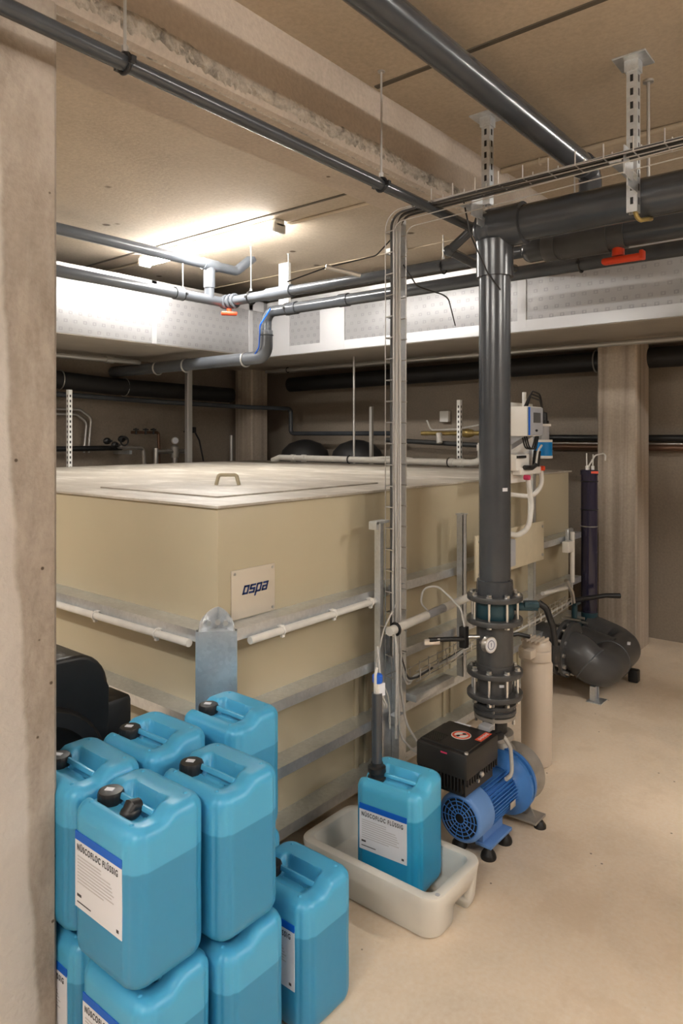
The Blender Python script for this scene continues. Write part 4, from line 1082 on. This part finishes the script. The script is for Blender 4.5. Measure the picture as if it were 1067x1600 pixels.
G().tube([(4.10, 1.90, 1.60), (4.18, 1.89, 1.595), (4.26, 1.90, 1.61)], .015, n=12).build('dark_valve', 'black', cp_)
G().tube([(4.33, 1.93, 1.60), (4.33, 1.92, 1.70)], .024, n=12).build('dark_pump', 'black', cp_)
G().tube([(4.26, 1.90, 1.60), (4.27, 1.89, 1.70), (4.33, 1.89, 1.735)], .007, R=.03, n=8).build('hose', 'white_pipe', cp_)
for (x, z, m_) in ((4.16, 1.535, 'pink'), (4.38, 1.585, 'red')):
    G().cyl((x, 1.93, z), (x, 1.895, z), .016, 16).build('knob', m_, cp_)
for k in range(3): G().tube([(4.00 + .03 * k, 1.87, 1.795), (4.02 + .03 * k, 1.86, 1.72), (4.14 + .03 * k, 1.87, 1.715), (4.26 + .02 * k, 1.90, 1.79)], .005, R=.04, n=7).build('cable', 'black', cp_)
for k in range(3): G().tube([(4.03 + .02 * k, 1.87, 1.972), (4.12 + .02 * k, 1.88, 2.04 + .018 * k), (4.42, 1.94, 2.03 + .02 * k), (4.50, 1.95, 1.93)], .0055, R=.08, n=7).build('cable', 'black', cp_)
# measuring cell
mc = thing('measuring_cell', (4.52, 1.88, 1.6), 'blue and white cylindrical measuring cell with black plug on top, right of the controller', 'sensor')
G().lathe((4.505, 1.95, 1.645), (0, 0, 1), [(0, .052), (.002, .056), (.018, .056), (.02, .052)], 28).build('bottom_ring', 'white', mc)
G().cyl((4.505, 1.95, 1.662), (4.505, 1.95, 1.755), .054, 28).build('body', 'sensor', mc)
G().cyl((4.505, 1.95, 1.754), (4.505, 1.95, 1.770), .055, 28).build('upper_ring', 'white', mc)
G().cyl((4.505, 1.95, 1.769), (4.505, 1.95, 1.862), .034, 24).build('sight_glass', 'panelgrey', mc)
G().lathe((4.505, 1.95, 1.86), (0, 0, 1), [(0, .046), (.014, .046), (.016, .03)], 24).build('screw_ring', 'white', mc)
G().lathe((4.505, 1.95, 1.875), (0, 0, 1), [(0, .032), (.02, .032), (.022, .024), (.075, .022), (.08, .012)], 20).build('plug', 'black', mc)
G().cyl((4.16, 1.93, 1.97), (4.16, 1.93, 2.07), .013, 12).build('vent_tube', 'white', mc)
# hoses from panel
ho = thing('cream_hose', (4.35, 1.93, 1.2), 'cream hose looping from the controller down over the beige board', 'hose')
G().tube([(4.19, 1.92, 1.53), (4.20, 1.90, 1.36), (4.14, 1.89, 1.22), (4.0, 1.90, 1.19), (3.8, 1.94, 1.23)], .0165, R=.14, n=12).build('hose', 'white_pipe', ho)
G().tube([(4.41, 1.93, 1.58), (4.41, 1.92, 1.47), (4.32, 1.95, 1.40), (4.20, 2.08, 1.42)], .015, R=.10, n=12).build('hose', 'white_pipe', ho)
# right conduit and bracket at the tank end
rc = thing('cable_conduit', (5.08, 2.0, .7), 'short upright white conduit with box at the right end of the tank', 'conduit')
G().tube([(5.09, 1.985, .72), (5.09, 1.985, 1.09)], .017, n=12).build('pipe', 'white_pipe', rc)
G().tube([(4.55, 1.98, .73), (4.95, 1.98, .70), (5.03, 1.985, .70)], .014, n=10).build('cross_pipe', 'white_pipe', rc)
G().tube([(4.93, 1.97, .76), (5.02, 1.96, .66), (5.05, 1.96, .58)], .015, n=10).build('outlet', 'chrome', rc)
G().tube([(5.09, 1.985, .73), (5.07, 1.98, .60), (4.95, 1.98, .56), (4.6, 1.98, .53)], .006, R=.06, n=7).build('cable', 'grey_cable', rc)
G().box((5.02, 1.99, .99), (.10, .05, .08), bevel=.005).build('box', 'white', rc)
G().box((5.12, 2.02, 1.04), (.10, .03, .14), bevel=.01).build('corner_plate', 'galv', rc)
b2 = thing('wire_basket', (4.6, 1.98, .55), 'wire basket with cables in the tank rails right of the riser', 'cable tray')
g = G()
for dy, dz in ((0, 0), (-.04, 0), (0, .05), (-.04, .05)): g.tube([(4.25, 1.99 + dy, .56 + dz), (5.0, 1.99 + dy, .58 + dz)], .0025, n=5)
for k in range(9):
    x = 4.27 + k * .088; z = .56 + (x - 4.25) * .027; g.tube([(x, 1.995, z + .055), (x, 1.995, z), (x, 1.945, z), (x, 1.945, z + .055)], .0026, n=5)
g.build('wire_mesh', 'chrome', b2)
G().tube([(4.0, 1.96, .57), (4.5, 1.965, .58), (5.0, 1.96, .60)], .007, n=7).build('cable', 'grey_cable', b2)

# ------------------------------------------------------------------ behind the tank
wt = thing('white_drain_pipe', (5.33, 4.0, 1.55), 'white plastic pipe lying along the far edge of the tank top', 'pipe')
G().tube([(5.30, 5.30, 1.53), (5.33, 5.22, 1.565), (5.33, 2.96, 1.565), (5.33, 2.90, 1.575), (5.33, 2.86, 1.60), (5.33, 2.86, 1.735)], .030, R=.035, n=18).build('pipe', 'white_pipe', wt)
for y in (5.0, 4.85, 3.03, 3.12): G().lathe((5.33, y, 1.565), (0, 1, 0), [(0, .036), (.05, .036)], 18).build('collar', 'white_pipe', wt)
G().lathe((5.33, 2.86, 1.67), (0, 0, 1), [(0, .037), (.05, .037)], 18).build('collar', 'white_pipe', wt)
for y in (4.28, 3.17): G().torus((5.33, y, 1.565), (0, 1, 0), .036, .006, 18, 6).build('clamp', 'black', wt)
G().tube([(5.33, 4.0, 1.585), (5.30, 3.70, 1.60), (5.33, 3.55, 1.585)], .012, n=8).build('cable', 'white_pipe', wt)

def perf_post(x, y, z0, z1, label, wd=.036):
    t = thing('perforated_strut', (x, y, z0), label, 'strut')
    g = G(); g.box2((x - wd / 2, y - wd / 2, z0), (x + wd / 2, y + wd / 2, z1)); g.build('channel', 'lamp_body', t, smooth=False)
    g = G(); z = z0 + .03
    while z < z1 - .03:
        g.box((x, y - wd / 2 - .0005, z), (wd * .35, .001, .022)); g.box((x - wd / 2 - .0005, y, z), (.001, wd * .35, .022)); z += .045
    g.build('slots', 'black', t, smooth=False); return t
perf_post(3.285, 5.80, 0, 2.20, 'pale perforated strut standing behind the tank next to the left pillar')
perf_post(5.56, 3.20, 0, 2.115, 'pale perforated strut behind the tank near the yellow brass valve', .035)
t = thing('strut_post', (4.62, 5.85, 0), 'plain grey post behind the tank below the left duct', 'post')
G().box2((4.60, 5.82, 0), (4.66, 5.87, 2.60), bevel=.003).build('channel', 'rod', t, smooth=False)
t = thing('strut_post', (5.6, 4.33, 0), 'thin zinc rod standing behind the white pipe on the tank', 'post')
G().tube([(5.58, 4.42, 0), (5.58, 4.42, 2.60)], .012, n=10).build('rod', 'rod', t)
t = thing('strut_post', (5.6, 4.1, 0), 'short thin post behind the tank, beside the thin zinc rod', 'post')
G().box2((5.57, 4.19, 0), (5.60, 4.22, 2.08)).build('channel', 'rod', t, smooth=False)

# black pipes on the walls
bk = thing('insulated_pipe', (4.0, 6.35, 2.4), 'thick black insulated pipe along the back wall under the left duct', 'pipe')
G().tube([(2.2, 6.57, 2.39), (3.6, 6.57, 2.345), (4.17, 6.57, 2.315), (5.75, 6.45, 2.28)], .088, n=24).build('pipe', 'blackpipe', bk)
for x in (2.9, 3.30, 3.5): G().lathe((x, 6.57, 2.36), (1, 0, -.05), [(0, .10), (.05, .10)], 24).build('collar', 'black', bk)
for x in (3.62, 4.35): G().torus((x, 6.57, 2.345 - .045 * (x - 3.6)), (1, 0, -.04), .096, .006, 24, 6).build('clamp', 'rod', bk)
bk2 = thing('insulated_pipe', (6.4, 3.0, 2.47), 'thick black insulated pipe along the right wall under the duct', 'pipe')
G().tube([(6.42, 6.1, 2.43), (6.42, 2.2, 2.47), (6.42, -2.6, 2.47)], .090, n=24).build('pipe', 'blackpipe', bk2)
G().torus((6.42, 2.28, 2.47), (0, 1, 0), .098, .007, 26, 6).build('clamp', 'rod', bk2)
lb = thing('light_pipe', (5.85, 4.0, 2.545), 'slim pale pipe under the right duct along the back', 'pipe')
G().tube([(5.85, 5.95, 2.545), (5.85, -2.5, 2.545)], .022, n=14).build('pipe', 'rod', lb); G().torus((5.85, 5.6, 2.545), (0, 1, 0), .028, .005, 18, 6).build('clamp', 'black', lb)
lb = thing('light_pipe', (3.0, 6.1, 2.54), 'slim pale pipe under the left duct along the back', 'pipe')
G().tube([(2.2, 6.15, 2.54), (4.25, 6.15, 2.54)], .026, n=14).build('pipe', 'rod', lb); G().lathe((3.86, 6.15, 2.54), (1, 0, 0), [(0, .034), (.09, .034)], 14).build('collar', 'rod', lb)
t = thing('dark_wall_pipe', (4.5, 6.5, 2.1), 'thin dark pipe on the back wall bending down right of the rear column', 'pipe')
G().tube([(2.5, 6.56, 2.235), (4.6, 6.5, 2.17), (5.80, 6.15, 2.13), (6.30, 5.98, 2.125), (6.30, 5.98, 1.82), (6.30, 4.45, 1.82)], .026, R=.05, n=14).build('pipe', 'pvc', t)
t = thing('grey_wall_pipes', (3.4, 6.6, 2.0), 'two slim grey pipes on the back wall at the far left, bending down', 'pipe')
for k in range(2): G().tube([(2.6, 6.62, 2.06 - .05 * k), (3.86 - .03 * k, 6.62, 2.06 - .05 * k), (3.99 - .05 * k, 6.62, 1.98 - .05 * k), (3.96 - .05 * k, 6.62, 1.62)], .013, R=.07, n=10).build('pipe', 'rod', t)
t = thing('black_wall_pipe', (3.8, 6.55, 1.66), 'black pipe low on the back wall just above the tank, far left', 'pipe')
G().tube([(3.3, 6.55, 1.2), (3.3, 6.55, 1.665), (4.30, 6.55, 1.665)], .028, R=.05, n=14).build('pipe', 'black', t)
t = thing('copper_pipes', (6.5, 2.0, 1.75), 'pair of dull copper heating pipes low on the right wall', 'pipe')
for z, r, m_ in ((1.775, .030, 'black'), (1.725, .010, 'chrome'), (1.69, .030, 'copper')):
    G().tube([(6.52, 3.0, z), (6.52, -2.6, z)], r, n=14).build('pipe', m_, t)
# valves on the back wall
t = thing('valve_manifold', (4.5, 6.5, 1.6), 'small dark valve station with gauge on the back wall behind the tank', 'valve')
G().tube([(4.20, 6.45, 1.68), (4.50, 6.45, 1.66), (4.52, 6.45, 1.45)], .020, R=.04, n=12).build('pipe', 'chrome', t)
g = G()
for x, z in ((4.14, 1.70), (4.22, 1.76), (4.05, 1.74)): g.sphere((x, 6.42, z), .045, (1, .6, .8), 12); g.cyl((x, 6.42, z), (x, 6.34, z), .012, 8)
g.torus((4.20, 6.34, 1.74), (0, 1, 0), .045, .009, 18, 6); g.build('valve_body', 'black', t)
G().tube([(4.36, 6.45, 1.83), (4.70, 6.45, 1.83), (4.71, 6.45, 1.45)], .017, R=.03, n=10).build('pipe', 'copper', t)
g = G(); 
for x in (4.40, 4.52, 4.62): g.cyl((x, 6.43, 1.81), (x, 6.43, 1.875), .012, 8); g.box((x, 6.43, 1.86), (.06, .02, .014))
g.build('shutoff_handle', 'black', t)
for x in (4.63, 4.88, 5.05): G().tube([(x, 6.40, 1.42), (x, 6.40, 1.66)], .026, n=12).build('pipe', 'chrome', t)
G().tube([(4.63, 6.40, 1.62), (5.05, 6.40, 1.62)], .024, n=12).build('pipe', 'chrome', t)
gz = G().lathe((4.88, 6.40, 1.74), (-.4, -.9, 0), [(0, .040), (.02, .042), (.022, .036)], 20).build('pressure_gauge', 'cast', t); G().lathe((4.871, 6.379, 1.74), (-.4, -.9, 0), [(0, .033), (.002, .033)], 20).build('dial', 'label', gz)
G().lathe((4.88, 6.40, 1.55), (0, 0, 1), [(0, .04), (.12, .045), (.14, .02)], 18).build('filter_bowl', 'cast', t)
G().tube([(5.02, 6.42, 1.84), (5.16, 6.42, 1.86), (5.24, 6.42, 1.74), (5.30, 6.42, 1.50)], .010, R=.06, n=8).build('cable', 'black', t)
G().box((5.11, 6.42, 1.86), (.14, .05, .07), bevel=.01).build('actuator', 'black', t)
G().tube([(5.62, 6.30, 1.45), (5.62, 6.30, 1.80)], .02, n=10).build('side_pipe', 'rod', t)
for x in (4.30, 5.0): G().box2((x, 6.40, 1.60), (x + .03, 6.699, 1.64)).build('wall_bracket', 'galv', t)
# brass valve station
t = thing('brass_valve', (5.95, 3.4, 1.83), 'yellow brass valve group with a white cable behind the tank, right part', 'valve')
G().tube([(6.1, 3.95, 1.82), (6.1, 2.75, 1.82)], .022, n=12).build('pipe', 'brass', t)
G().sphere((6.1, 3.42, 1.82), .05, (1, 1.6, .9), 16).build('valve_body', 'brass', t)
g = G()
for y in (2.98, 2.88): g.cyl((6.08, y, 1.83), (6.08, y, 1.95), .012, 8); g.box((6.08, y, 1.95), (.02, .07, .018))
g.build('shutoff_handle', 'white', t)
for y in (3.3, 2.8): G().box2((6.10, y, 1.81), (6.599, y + .03, 1.83)).build('wall_bracket', 'galv', t)
G().tube([(6.1, 4.4, 1.75), (6.1, 3.7, 1.72), (6.08, 3.2, 1.70), (6.1, 2.7, 1.70)], .025, n=10).build('lower_pipe', 'dark_cable', t)
G().tube([(6.04, 3.85, 1.95), (6.04, 3.8, 1.85), (6.04, 3.5, 1.86), (6.04, 3.05, 1.93)], .008, R=.05, n=7).build('cable', 'white_pipe', t)
G().tube([(6.06, 3.72, 1.82), (6.04, 3.70, 1.72)], .03, n=12).build('drain_funnel', 'white_pipe', t)
# black insulated vessels beyond the white pipe
for (y, lab) in ((4.95, 'black rounded vessel top behind the white pipe, nearer the riser'), (6.25, 'black rounded vessel top at the rear corner column')):
    t = thing('black_vessel', (6.25, y if y < 6 else 5.75, 0), lab, 'vessel')
    yy = y if y < 6 else 5.74
    G().lathe((6.24, yy - .05, 1.0), (0, 0, 1), [(0, .30), (.5, .30), (.62, .27), (.70, .19), (.74, .08), (.75, .02)], 32).build('shell', 'blackpipe', t)
    G().cyl((6.24, yy - .05, 0), (6.24, yy - .05, 1.0), .30, 32).build('shell', 'blackpipe', t)
t = tag(G().box((6.56, 3.95, 2.0), (.06, .11, .12), bevel=.01).build('wall_socket', 'white'), 'small white box on the right wall just right of the cable tray', 'box')

# ------------------------------------------------------------------ black housing between pillar and tank
bb = thing('black_housing', (1.2, 2.45, 0), 'large black rounded plastic housing standing between the pillar and the tank', 'housing')
def hump():
    g = G(); x0, x1, h = .85, 1.47, 1.035; pts = [(x0, 0), (x1, 0), (x1, h - .16)]
    for k in range(9):
        a = PI / 2 * k / 8; pts.append((x1 - .13 + .13 * math.cos(a), h - .16 + .14 * math.sin(a)))
    pts += [(x0 + .1, h), (x0, h - .05)]
    g.prism(pts, 'Y', 2.32, 2.60); return g
o = hump().build('casing', 'rubber', bb)
md = o.modifiers.new('round', 'BEVEL'); md.width = .02; md.segments = 3; md.limit_method = 'ANGLE'
bpy.context.view_layer.update()
me = bpy.data.meshes.new_from_object(o.evaluated_get(bpy.context.evaluated_depsgraph_get())); o.modifiers.clear(); o.data = me
g = G(); g.lathe((1.16, 2.32, .58), (0, -1, 0), [(0, .30), (.01, .30), (.03, .285), (.035, .24), (.02, .22), (.02, .0001)], 48); g.build('round_cover', 'rubber', bb)
g = G(); g.torus((1.16, 2.30, .58), (0, 1, 0), .262, .010, 48, 8); g.torus((1.16, 2.30, .58), (0, 1, 0), .16, .006, 48, 8); g.build('cover_rim', 'black', bb)
# crossbar at right of housing
G().box2((1.47, 2.36, .56), (1.60, 2.52, .80), bevel=.02).build('side_block', 'rubber', bb)
